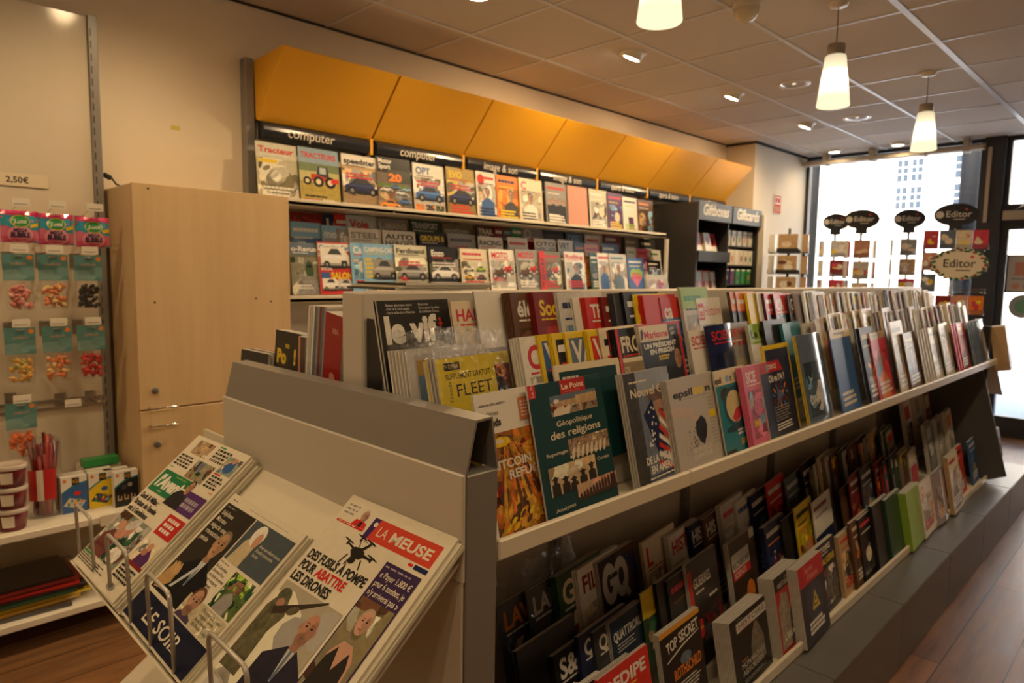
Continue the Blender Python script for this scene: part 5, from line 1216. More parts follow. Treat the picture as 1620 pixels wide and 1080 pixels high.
def np_meuse():
    W, H = .300, .40
    a = Art(W, H, 'paper', .05)
    a.bars(.04, .905, .17, .965, 3, 'mgrey', 1, .45); a.face(.245, .925, .032, (.5, .28, .2), 'pgrey'); a.star([(.17, .875), (.19, .905), (.25, .905), (.30, .90), (.31, .875)], 'red', .2).rect(.235, .875, .265, .90, 'ink'); a.rect(.03, .862, .31, .874, 'red'); a.bars(.05, .865, .29, .872, 1, 'white', 3)
    a.rect(.335, .845, .955, .945, (.62, .065, .035)); a.poly([(.335, .845), (.38, .845), (.395, .945), (.335, .945)], (.05, .025, .13)); a.ell(.375, .915, .018, .012, 'paper')
    a.text('LA', .43, .872, .045, 'paper', sx=.95); a.text('MEUSE', .555, .872, .045, 'paper', w=.36, bold=.03, fill=True)
    a.bars(.34, .826, .52, .835, 1, 'mgrey', 2); a.rect(.80, .822, .84, .835, 'red').rect(.85, .818, .96, .838, 'navy')
    # drone
    c = (.025, .02, .016); a.star([(.33, .775), (.35, .795), (.40, .80), (.45, .79), (.47, .77), (.44, .752), (.37, .75)], c)
    for u, v in ((.27, .80), (.355, .835), (.45, .83), (.535, .775)):
        a.poly([(.39, .785), (.41, .765), (u+.008, v-.006), (u-.006, v+.002)], c); a.ell(u, v+.008, .055, .004, c, 0, 12, -.15).rect(u-.008, v-.012, u+.008, v+.008, c)
    a.ell(.395, .74, .03, .018, c)
    for q in ((.33, .755, .305, .705), (.46, .755, .49, .715), (.37, .75, .355, .71)): a.poly([(q[0], q[1]), (q[0]+.012, q[1]), (q[2]+.01, q[3]), (q[2], q[3])], c)
    a.text('DES FUSILS À POMPE', .035, .665, .040, 'ink', w=.585, bold=.035, fill=True); a.text('POUR', .035, .612, .040, 'ink', w=.155, bold=.035, fill=True); a.text('ABATTRE', .21, .612, .040, 'red', w=.29, bold=.035, fill=True); a.text('LES DRONES', .035, .558, .040, 'ink', w=.40, bold=.035, fill=True)
    a.photo(.035, .03, .63, .545, (.42, .38, .29), ['pgrey', 'pale'], 3, 4, .5, .06)
    a.star([(.035, .15), (.035, .42), (.09, .50), (.16, .51), (.2, .46), (.24, .42), (.20, .34), (.22, .15)], (.12, .11, .06), .6); a.ell(.12, .485, .06, .035, (.10, .10, .06), .5).ell(.13, .455, .035, .02, (.40, .22, .15), .2); a.poly([(.10, .43), (.48, .555), (.485, .547), (.2, .425), (.12, .40)], (.05, .035, .025)); a.ell(.27, .455, .05, .018, (.12, .10, .06), .5, 12, .5)
    a.bust(.475, .43, .068, (.028, .024, .040), (.50, .25, .17), 'brown', (.50, .49, .50), .03, bald=True, beard=(.30, .16, .11), wid=3.0)
    a.rect(.655, .25, .955, .80, (.05, .026, .085)); a.bars(.67, .775, .93, .788, 1, 'lilac', 4); a.lines(['« Payer 1.800 €', 'pour 6 tombes, je', "n'y arriverai pas »"], .675, .735, .026, 'paper', 1.5, w=.26, bold=.01)
    a.photo(.665, .26, .945, .645, (.24, .21, .13), ['khaki', 'pale', 'brown'], 8, 5, .4, .2)
    a.face(.80, .56, .05, (.60, .34, .25), (.42, .33, .24)); a.star([(.70, .26), (.71, .42), (.76, .475), (.84, .475), (.90, .43), (.93, .26)], (.56, .32, .23), .1); a.star([(.69, .26), (.71, .40), (.755, .45), (.80, .36), (.85, .45), (.89, .40), (.92, .26)], (.03, .025, .022), .1)
    a.lines(['Namur: la fin', 'des tabous'], .68, .2, .03, 'ink', bold=.03) if False else a.bars(.66, .12, .95, .22, 4, 'ink', 6, .6)
    a.bars(.03, .0, .62, .02, 2, 'ink')
    return a
def np_other(seed):
    a = Art(.29, .36, 'paper', .05); a.bars(.05, .90, .9, .96, 2, 'ink', seed, .6).rect(.05, .8, .5, .87, 'navy'); a.photo(.3, .5, .6, .75, (.1, .2, .06), ['dgreen', 'lime', 'pgrey'], 10, seed).photo(.65, .45, .97, .78, (.12, .11, .07), ['brown', 'khaki', 'tan'], 12, seed+1); a.bars(.05, .5, .27, .75, 8, 'ink', seed); a.bars(.05, .1, .9, .42, 12, 'ink', seed); return a
def newspaper(label, art, x, s, turn, T=.012, lift=0.0, copies=0, group=None, droop=0.0, shift=(.004, -.003)):
    """lies on the sloping shelf: x = left edge, s = distance up the slope"""
    q = box_quads(art.W, .0045, art.H, 'paper', 'pgrey', 'pale', 'paper')
    for k in range(copies, -1, -1):
        b = lambda u, v: droop*(u-.5)**2
        root = obj_from('newspaper', NPB.setdefault((art.W, art.H), paint_mesh('newspaper', q, 'news')))
        tag(root, label if k == 0 else 'copies under the ' + label, 'newspaper', group if k else None)
        if k == 0: obj_from('front_page', lay_mesh('front_page', art, -.0003, mats='news'), root)
        h = lift+.0047*(copies-k)+.0055
        p = Vector((x+shift[0]*(k+((k*7) % 3)*.6), LIPY, LIPZ))+d_*(s+shift[1]*k)+n_*h
        root.matrix_world = Matrix.Translation(p) @ Matrix.Rotation(-(PI/2-SL), 4, 'X') @ Matrix.Rotation(turn+R_(((k*5) % 7-3)*.25 if k else 0), 4, 'Y')
NPB = {}
newspaper('regional newspaper with green masthead box and grey kitchen photo', np_avenir(), -1.795, .004, R_(-1.0), copies=6, group='copies under the green-headed newspaper', shift=(.0035, -.001))
newspaper('newspaper with navy banner at its foot and man in dark suit', np_soir(), -1.475, .006, R_(0.5), copies=2, group='copies under the navy-bannered newspaper', shift=(.002, .001))
newspaper('newspaper with red masthead, drone and bald man in blue suit', np_meuse(), -1.085, -.012+.02, R_(-.5), copies=3, lift=.014, group='copies under the red-headed newspaper', shift=(.003, -.002))
for i in range(2):
    a = np_other(3+i*5); root = obj_from('newspaper', paint_mesh('newspaper', box_quads(a.W, .03, a.H, 'paper', 'pgrey', 'pale', 'paper'), 'news'))
    tag(root, ('newspaper on the lower rack under the navy-bannered paper', 'newspaper on the lower rack under the red-headed paper')[i], 'newspaper'); obj_from('front_page', lay_mesh('front_page', a, -.0003, mats='news'), root)
    root.matrix_world = Matrix.Translation((-1.47+.36*i, LIPY-.016, .375)) @ Matrix.Rotation(-R_(52.5), 4, 'X')

# ================================================================== MAGAZINE COVERS
def h_flames(W, H):
    a = Art(W, H, 'white'); a.photo(.06, .02, .95, .72, (.38, .13, .02), ['org', 'gold', 'dred', 'brown', 'gold', 'brown'], 46, 2, .2, .5)
    for i in range(6): a.poly([(.30+.02*i, .66), (.31+.02*i, .66), (.20+.13*i, .12), (.14+.13*i, .12)], ['gold', 'org', 'brown'][i % 3], .7)
    a.ell(.26, .655, .12, .035, 'yel', .4).ell(.24, .66, .06, .016, 'cream')
    for i in range(14): t = i*.45; a.poly([(.25, .655), (.25+.5*math.cos(t), .655+.22*math.sin(t)), (.25+.5*math.cos(t+.05), .655+.22*math.sin(t+.05))], ['gold', 'org'][i % 2], .6) if math.sin(t) < .25 else None
    r = random.Random(8)
    for i in range(48):
        u = r.uniform(.1, .94); a.ell(u, r.uniform(.03, .08+.22*u), .05, .017, ['gold', 'org', 'yel', 'brown'][i % 4], .3, 9, .6)
    a.text('BITCOIN', .10, .475, .058, 'white', w=.52, bold=.03, fill=True); a.text('REFUGES ?', .30, .395, .058, 'white', w=.62, bold=.03, fill=True)
    a.text('Tendances', .04, .845, .03, 'ink', w=.4); a.text('Trends', .03, .77, .05, 'ink', w=.52, bold=.03); a.bars(.05, .91, .5, .93, 1, 'mgrey')
    a.rect(.56, .77, .76, .93, (.62, .20, .10)).bars(.58, .79, .74, .91, 5, 'cream', 2); a.rect(.78, .78, .96, .94, (.66, .40, .10)).bars(.80, .8, .94, .92, 5, 'ink', 3)
    return a
def h_point(W, H):
    c = 'dteal'; a = Art(W, H, c)
    a.rect(0, .905, .09, 1, 'red').text('Le Point', .065, .915, .03, 'white', rot=PI/2, w=.6)
    a.rect(.41, .895, .76, 1, (.50, .025, .025)); a.text('Le Point', .585, .930, .040, 'cream', al='c', w=.31, bold=.03, fill=True); a.bars(.47, .905, .7, .915, 1, 'salmon')
    a.photo(.25, .745, .90, .895, (.30, .24, .17), ['tan', 'brown', 'cream', 'brown', 'dred'], 30, 3, .16, .5).rect(.25, .85, .90, .895, 'steel', .2).rect(.34, .81, .6, .85, 'tan', .4).rect(.6, .80, .9, .87, 'tan', .4)
    a.star([(.27, .745), (.29, .79), (.36, .81), (.44, .79), (.5, .815), (.52, .80), (.48, .745)], 'cream', .1).ell(.345, .835, .045, .03, (.5, .3, .2)).ell(.33, .852, .035, .016, 'white')
    a.text('Géopolitique', .54, .668, .040, 'cream', al='c', w=.50, bold=.01, fill=True); a.text('des religions', .54, .583, .056, 'cream', al='c', w=.70, bold=.016, fill=True)
    a.photo(.40, .415, .98, .555, (.35, .24, .15), ['tan', 'cream', 'brown'], 70, 4, .07, .5)
    for i in range(8): a.ell(.45+.065*i, .445, .02, .05, 'cream', .2, 10, -.4)
    a.text('Reportages', .10, .47, .026, 'cream', w=.28, fill=True, bold=.01); a.text('Cartes', .76, .335, .026, 'cream', w=.18, fill=True, bold=.01); a.text('Analyses', .11, .075, .026, 'cream', w=.26, fill=True, bold=.01)
    a.photo(.09, .19, .73, .395, (.56, .42, .25), ['tan', 'cream'], 8, 5, .4, .25)
    for u, h in ((.16, .13), (.29, .11), (.4, .085), (.53, .12), (.66, .15)): a.star([(u-.055, .19), (u-.05, .19+h*.62), (u, .19+h*.74), (u+.05, .19+h*.62), (u+.055, .19)], (.03, .022, .018)).ell(u, .19+h*.86, .028, .026, (.03, .022, .018)).ell(u, .19+h*.93, .05, .007, (.03, .022, .018))
    a.photo(.42, .09, 1, .215, (.52, .36, .25), ['tan', 'salmon'], 6, 6, .4, .2).rect(.42, .09, 1, .12, 'ink', .3)
    for i in range(12): a.ell(.46+.046*i, .12+.003*i, .02, .025+.004*i, (.06, .025, .02))
    a.star([(.9, .09), (.9, .17), (.94, .205), (.98, .17), (.99, .09)], (.04, .02, .02))
    return a
def h_obs(W, H):
    a = Art(W, H, (.16, .20, .28), .25); a.rect(.0, 0, .25, 1, (.05, .045, .04), .6); a.rect(.25, .80, 1, 1, (.30, .34, .42), .15)
    a.ell(.78, .58, .26, .24, (.42, .27, .20), .2).ell(.7, .62, .05, .02, 'ink').ell(.93, .62, .05, .02, 'ink').rect(.45, .72, 1, .82, (.16, .11, .10), .3)
    a.text('Nouvel Obs', .1, .785, .075, 'cream', w=.88, bold=.02, fill=True); a.bars(.1, .9, .6, .93, 1, 'cream')
    a.poly([(.30, .62), (.52, .74), (.72, .30), (.50, .26)], 'navy', .1)
    r = random.Random(2)
    for i in range(16): a.ell(.42+r.uniform(-.08, .12), .5+r.uniform(-.16, .17), .018, .012, 'white', 0, 6)
    for i in range(7): a.poly([(.52-.03*i+.14, .66-.075*i), (.86-.01*i, .48-.06*i), (.86-.01*i, .44-.06*i), (.5-.03*i+.14, .62-.075*i)], 'red' if i % 2 == 0 else 'white')
    a.text('DE LA TYRANNIE', .2, .20, .062, 'white', w=.78, bold=.04, fill=True); a.text('EN AMERIQUE', .28, .115, .062, 'white', w=.66, bold=.04, fill=True); a.rect(.2, .06, .9, .095, 'navy').bars(.22, .06, .9, .09, 1, 'white')
    return a
def h_eps(W, H):
    a = Art(W, H, (.50, .46, .42)); a.text('epsil', .08, .80, .075, 'ink', w=.42, bold=.04, fill=True); a.text('n', .79, .80, .075, 'ink', w=.12, bold=.04, fill=True)
    for u in (.575, .69): a.ell(u, .828, .075, .040, 'yel').ell(u, .828, .035, .018, (.50, .46, .42))
    a.bars(.28, .76, .9, .778, 1, 'mgrey'); a.bars(.80, .2, .95, .74, 14, 'mgrey', 2, .4); a.rect(.79, .50, .95, .58, 'yel')
    a.star([(-.05, .62), (-.05, .70), (.25, .70), (.42, .66), (.50, .58), (.54, .52), (.44, .52), (.38, .57), (.2, .60)], (.58, .45, .37), .1)
    for i in range(4): a.ell(.45+.045*i, .52-.012*i, .022, .055, (.60, .46, .38), .05, 10, .3)
    a.star([(.46, .50), (.52, .52), (.60, .56), (.68, .50), (.70, .42), (.66, .33), (.58, .24), (.50, .28), (.44, .38)], (.014, .014, .016), .3)
    r = random.Random(4)
    for i in range(60): t = r.random(); a.ell(.48-.36*t+r.uniform(-.05, .06), .40-.14*t+r.uniform(-.12, .10), .012*(1.2-t), .008*(1.2-t), 'ink', 0, 6)
    a.text('METAPHYSIQUE', .30, .185, .05, 'white', w=.42, fill=True, bold=.0); a.text('QUANTIQUE', .30, .12, .05, 'white', w=.42, fill=True); return a
def h_clock(W, H):
    a = Art(W, H, (.03, .22, .29), .05); a.rect(0, .82, 1, 1, 'cream'); a.text('epsil', .0, .85, .07, 'ink', bold=.04, w=.35); a.ell(.38, .885, .06, .04, 'sky').text('n', .46, .85, .08, 'ink', bold=.04).bars(.62, .87, .95, .93, 2, 'pgrey')
    for u in (.25, .72): a.ell(u, .70, .15, .09, (.08, .06, .05), .1)
    a.ell(.48, .55, .34, .24, (.02, .10, .16)).ell(.48, .55, .27, .19, (.66, .56, .30), .1); a.star([(.35, .42), (.5, .52), (.85, .56), (.95, .5), (.8, .46), (.6, .40), (.45, .36)], 'rose', .2)
    a.ell(.5, .30, .4, .045, (.02, .08, .11)); a.bars(.45, .2, .9, .28, 2, 'white', 1, .6).bars(.5, .08, .9, .16, 3, 'yel', 2); a.rect(.0, .03, .3, .07, 'ink'); return a
def h_ia(W, H):
    a = Art(W, H, (.022, .024, .05), .5); a.rect(0, .86, 1, 1, (.50, .02, .03)); a.text('SCIENCE', .24, .90, .06, 'white', w=.38, bold=.02); a.text('VIE', .72, .90, .06, 'white', w=.22, bold=.02); a.rect(.2, .87, .28, .97, 'mgrey')
    a.text('Où va l’IA ?', .5, .735, .085, 'white', al='c', w=.84, bold=.03)
    for i in range(26): t = i*.55; a.ell(.5+.02*t*math.cos(t), .55+.013*t*math.sin(t), .05, .02, ['org', 'blue', 'dred', 'steel'][i % 4], .5, 8, t)
    a.ell(.5, .55, .09, .06, (.10, .16, .36), .3); a.bars(.25, .22, .78, .42, 6, 'mgrey', 3, .4); a.lines(['Nous avons'], .3, .2, .03, 'white') if False else a.bars(.25, .1, .8, .2, 3, 'white', 4, .5); a.poly([(.0, 0), (.2, 0), (.2, .05), (.05, .06)], 'green'); return a
def h_fleet(W, H):
    a = Art(W, H, (.78, .62, .03)); a.rect(.10, .905, .30, .965, 'ink').text('+ EXTRA', .12, .918, .033, 'yel', w=.16); a.text('SUPPLÉMENT GRATUIT', .10, .838, .042, 'ink', w=.60, bold=.012); a.text('FLEET', .22, .70, .095, 'ink', w=.48, fill=True); a.text('Trends', .16, .66, .04, 'ink', rot=PI/2)
    a.photo(.77, .62, .99, .9, (.16, .04, .02), ['dred', 'org', 'blk', 'brown'], 12, 3, .3, .5); a.bars(.2, .3, .8, .45, 3, 'ink'); a.photo(.1, .02, .9, .25, 'gold', ['yel', 'brown'], 5); return a
def h_vif(W, H):
    a = Art(W, H, (.022, .020, .018)); a.lines(['Réseau électrique saturé', '«On va le faire sauter,', "c'est la faillite de la Wallonie»"], .11, .955, .019, 'white', 1.5, w=.38); a.lines(['Etats-Unis', 'Un an après, les effets', 'du bulldozer Trump'], .55, .955, .019, 'white', 1.5, w=.30)
    a.text('le vif', .06, .685, .19, 'white', w=.72, bold=.05, fill=True); a.ell(.83, .84, .02, .014, 'red').rect(.80, .80, .87, .812, 'red').rect(.825, .78, .845, .83, 'red'); a.photo(.1, .0, .9, .5, (.06, .045, .04), ['brown', 'dgrey'], 6); return a
def h_marianne(W, H):
    a = Art(W, H, (.52, .02, .03)); a.rect(.0, .0, .94, .975, (.016, .018, .032)); a.rect(0, .845, .68, .985, 'cream'); a.text('Marianne', .10, .872, .062, (.55, .02, .05), w=.56, bold=.03, fill=True); a.star([(.02, .87), (.03, .94), (.07, .965), (.09, .93), (.06, .865)], 'ink'); a.bars(.1, .852, .4, .862, 1, 'mgrey')
    a.text('HORS-', .72, .915, .026, 'white', w=.2, rot=.12, bold=.03).text('SÉRIE', .74, .875, .026, 'white', w=.19, rot=.12, bold=.03)
    a.text('UN PRÉSIDENT', .06, .785, .040, 'white', w=.78, bold=.05, fill=True); a.text('EN PRISON', .18, .73, .040, 'white', w=.58, bold=.05, fill=True)
    a.bars(.36, .66, .66, .71, 2, 'yel', 2, .7); a.face(.82, .655, .085, (.42, .22, .15), 'ink'); a.bars(.1, .5, .5, .6, 2, 'white'); return a
def h_histca(W, H):
    a = Art(W, H, 'white'); a.rect(.03, .72, .26, .93, (.60, .05, .10)).rect(.06, .75, .23, .88, 'white').text('ça', .075, .77, .09, (.60, .05, .10), bold=.05, w=.14); a.text('Histoire', .28, .77, .13, (.60, .05, .10), w=.68, bold=.0, fill=True); a.bars(.08, .64, .9, .67, 1, 'mgrey').bars(.1, .45, .26, .6, 4, 'rose', 2, .35); a.photo(.33, .1, .95, .58, 'pale', ['mgrey', 'tan', 'pgrey'], 10, 3, .3, .3); return a
def h_secret(W, H):
    a = Art(W, H, (.012, .010, .012)); a.rect(0, .955, 1, 1, (.66, .30, .03)); a.text('TOP', .14, .80, .085, 'white', w=.26, bold=.02, rot=.10); a.text('SECRET', .44, .825, .085, 'white', w=.5, bold=.02, rot=.06); a.poly([(.12, .74), (.5, .8), (.94, .83), (.94, .822), (.5, .785), (.12, .73)], 'white')
    a.text('ROTHSCHILD', .24, .555, .085, 'org', w=.68, bold=.03, fill=True); a.bars(.3, .38, .9, .52, 5, 'white', 3, .4); a.ell(.55, .68, .14, .05, 'steel', .5); a.ell(.6, .15, .18, .16, 'steel', .5).ell(.6, .2, .06, .1, 'pgrey', .3); return a
def h_histoire(W, H):
    a = Art(W, H, (.016, .014, .014), .1); a.rect(.16, .79, 1, .92, 'pgrey'); a.text('Le Monde', .2, .94, .03, 'mgrey', w=.3); a.text('HISTOIRE', .22, .825, .075, 'ink', w=.74, fill=True); a.bars(.25, .795, .7, .815, 1, 'rose')
    a.star([(.45, .2), (.48, .5), (.55, .66), (.62, .75), (.72, .74), (.78, .62), (.84, .5), (.85, .2)], (.17, .15, .12), .5).face(.66, .66, .06, (.24, .21, .17), (.14, .12, .10)); a.bars(.2, .38, .38, .41, 1, 'org')
    a.text('MONARCHIES', .18, .29, .075, 'pgrey', w=.64, fill=True); a.text('ABSOLUES', .18, .19, .075, 'pgrey', w=.58, fill=True); a.bars(.2, .08, .8, .14, 2, 'mgrey'); return a
def h_islam(W, H):
    a = Art(W, H, (.42, .02, .025), .05); a.rect(0, .82, 1, 1, (.014, .013, .014)); a.text('HISTOIRE', .12, .845, .06, 'pgrey', w=.6); a.bars(.4, .92, .8, .95, 1, 'mgrey'); a.star([(.05, .1), (.06, .6), (.2, .78), (.42, .74), (.5, .4), (.5, .1)], (.30, .26, .20), .6); a.star([(.4, .1), (.45, .48), (.6, .56), (.8, .46), (.85, .1)], (.03, .03, .03), .3); a.face(.63, .58, .07, (.3, .18, .12), 'ink'); a.bars(.5, .3, .9, .36, 1, 'white'); a.text("L'ISLAMISME", .15, .2, .07, 'white', w=.8, bold=.03, fill=True); return a
def h_secrethist(W, H):
    a = Art(W, H, (.035, .035, .05), .5); a.rect(0, .74, 1, 1, (.48, .02, .035)); a.text('Secrets', .25, .88, .07, 'salmon', w=.55, shear=.2, bold=.02); a.text("d'Histoire", .3, .78, .07, 'salmon', w=.6, shear=.2, bold=.02); a.ell(.52, .48, .34, .25, (.05, .06, .09), .4); a.poly([(.38, .38), (.70, .38), (.54, .62)], (.55, .42, .08), .2).poly([(.45, .42), (.63, .42), (.54, .55)], (.10, .09, .05)); a.ell(.54, .46, .05, .02, 'yel'); a.text('LES SECRETS', .25, .2, .06, 'white', w=.6, bold=.02) if False else a.bars(.2, .1, .85, .27, 3, 'white', 2, .7); return a
def h_algerie(W, H):
    a = Art(W, H, (.022, .026, .040), .2); a.text('HISTOIRE', .08, .87, .075, 'white', w=.72, bold=.03, fill=True); a.bars(.1, .82, .8, .85, 1, 'white'); a.text("L'ALGÉRIE", .22, .69, .085, 'yel', w=.72, bold=.02, fill=True); a.photo(.05, .1, .95, .62, (.10, .10, .09), ['mgrey', 'pgrey', 'brown', 'dgrey'], 26, 4, .2, .6); a.ell(.25, .24, .12, .07, 'dred'); return a
def h_quattro(W, H):
    a = Art(W, H, (.020, .040, .075), .15); a.text('QUATTRORUOTE', .06, .80, .085, 'white', w=.9, bold=.03, fill=True); a.bars(.12, .68, .55, .77, 3, 'pgrey', 2, .4); a.car(.6, .45, .5, 'mgrey'); a.bars(.5, .55, .8, .6, 1, 'mgrey'); a.rect(0, 0, 1, .2, (.03, .06, .1), .3); return a
def h_guerres(W, H):
    a = Art(W, H, (.03, .022, .02), .5); a.rect(0, 0, .12, .92, (.45, .02, .02)); a.text('GUERRES', .16, .73, .09, 'white', w=.56, bold=.02); a.bars(.2, .66, .5, .70, 1, 'pgrey'); a.ell(.22, .35, .13, .09, (.55, .03, .03)).rect(.14, .34, .30, .37, 'org'); a.photo(.3, .05, .95, .5, (.05, .03, .03), ['dred', 'ink', 'dgrey', 'brown'], 20, 3, .2, .5); a.bars(.6, .55, .9, .6, 1, 'pale'); return a
def h_recherche(W, H):
    a = Art(W, H, (.05, .03, .02), .6); a.rect(.05, .68, .72, .86, 'pgrey'); a.text('RECHERCHE', .08, .70, .07, 'ink', w=.6, bold=.02, fill=True); a.rect(.05, .58, .72, .68, (.5, .03, .03)); a.text('SCIENCE', .1, .6, .06, 'white', w=.5); a.ell(.62, .36, .16, .12, 'org', .4).ell(.35, .3, .14, .1, 'brown', .4); a.rect(.8, .9, 1, 1, 'pgrey'); return a
def h_gq(W, H):
    a = Art(W, H, (.030, .022, .028), .3); a.photo(.45, .1, 1, 1, (.05, .035, .05), ['dgrey', 'brown', 'navy'], 8, 3, .4, .4); a.ell(.68, .72, .16, .16, (.12, .05, .04), .3)
    for u in (.24, .55):
        a.ell(u, .78, .19, .17, 'pgrey').ell(u, .78, .075, .08, (.04, .03, .04))
    a.rect(.24, .755, .42, .81, 'pgrey').rect(.30, .81, .46, .85, (.04, .03, .04)).poly([(.55, .72), (.62, .74), (.76, .60), (.66, .58)], 'pgrey'); return a
def h_tractor(W, H):
    a = Art(W, H, (.52, .50, .22), .1); a.rect(0, .72, 1, 1, (.28, .40, .50), .1).rect(0, .6, 1, .74, (.18, .24, .12), .2).rect(0, 0, 1, .42, (.42, .33, .08), .3); a.text('TRACTEURS', .05, .83, .09, 'red', w=.88, bold=.03, fill=True)
    a.rect(.28, .44, .66, .56, (.55, .04, .02)).star([(.42, .55), (.46, .70), (.70, .70), (.74, .50)], 'dgrey').rect(.5, .57, .66, .68, 'skygrey')
    for u, r_ in ((.18, .10), (.46, .13), (.76, .14)): a.ell(u, .43, r_, r_*.72, 'blk').ell(u, .43, r_*.5, r_*.36, 'cream')
    a.rect(.78, .42, .98, .5, 'red', .2); a.text('2000', .55, .05, .08, 'white', w=.36, bold=.04); a.bars(.1, .14, .8, .2, 1, 'ink'); a.rect(.08, .04, .5, .12, (.55, .06, .04)); return a
def h_motorsport(W, H):
    a = Art(W, H, (.16, .12, .09), .2); a.rect(0, .78, 1, 1, 'blk'); a.rect(.0, .72, .3, .8, 'blk').rect(.3, .55, 1, .78, (.05, .06, .05)); a.text('Motor', .05, .89, .08, 'white', w=.55, bold=.03); a.text('Sport', .05, .79, .08, 'white', w=.5, bold=.03); a.text('20', .32, .58, .13, 'org', w=.4, bold=.06, fill=True); a.photo(0, 0, 1, .5, (.20, .15, .11), ['mgrey', 'brown', 'tan', 'dgrey'], 10, 3).rect(0, .47, .9, .52, (.10, .2, .03))
    for u, v, w, c in ((.25, .38, .36, 'pgrey'), (.52, .44, .3, 'blue'), (.68, .34, .34, 'skygrey'), (.85, .42, .28, 'sky'), (.78, .18, .40, 'blue'), (.34, .08, .60, 'org')): a.car(u, v, w, c)
    return a
def h_camper(W, H):
    a = Art(W, H, (.56, .03, .03)); a.rect(.02, .83, .98, .97, 'white').text('Camping-Car', .05, .85, .09, 'blue', w=.9, bold=.03, fill=True); a.photo(.0, .5, 1, .83, (.40, .10, .06), ['red', 'skygrey', 'dgrey', 'tan'], 8, 3).car(.5, .55, .85, 'white', True); a.text('SPÉCIAL', .06, .46, .05, 'white', w=.5, bold=.02); a.rect(.05, .30, .3, .42, 'blue'); a.text('SALON', .34, .30, .12, 'yel', w=.64, bold=.05, fill=True); a.car(.32, .10, .5, 'white', True).car(.76, .10, .46, 'pgrey', True); return a
HERO = {k[2:]: v for k, v in list(globals().items()) if k.startswith('h_')}

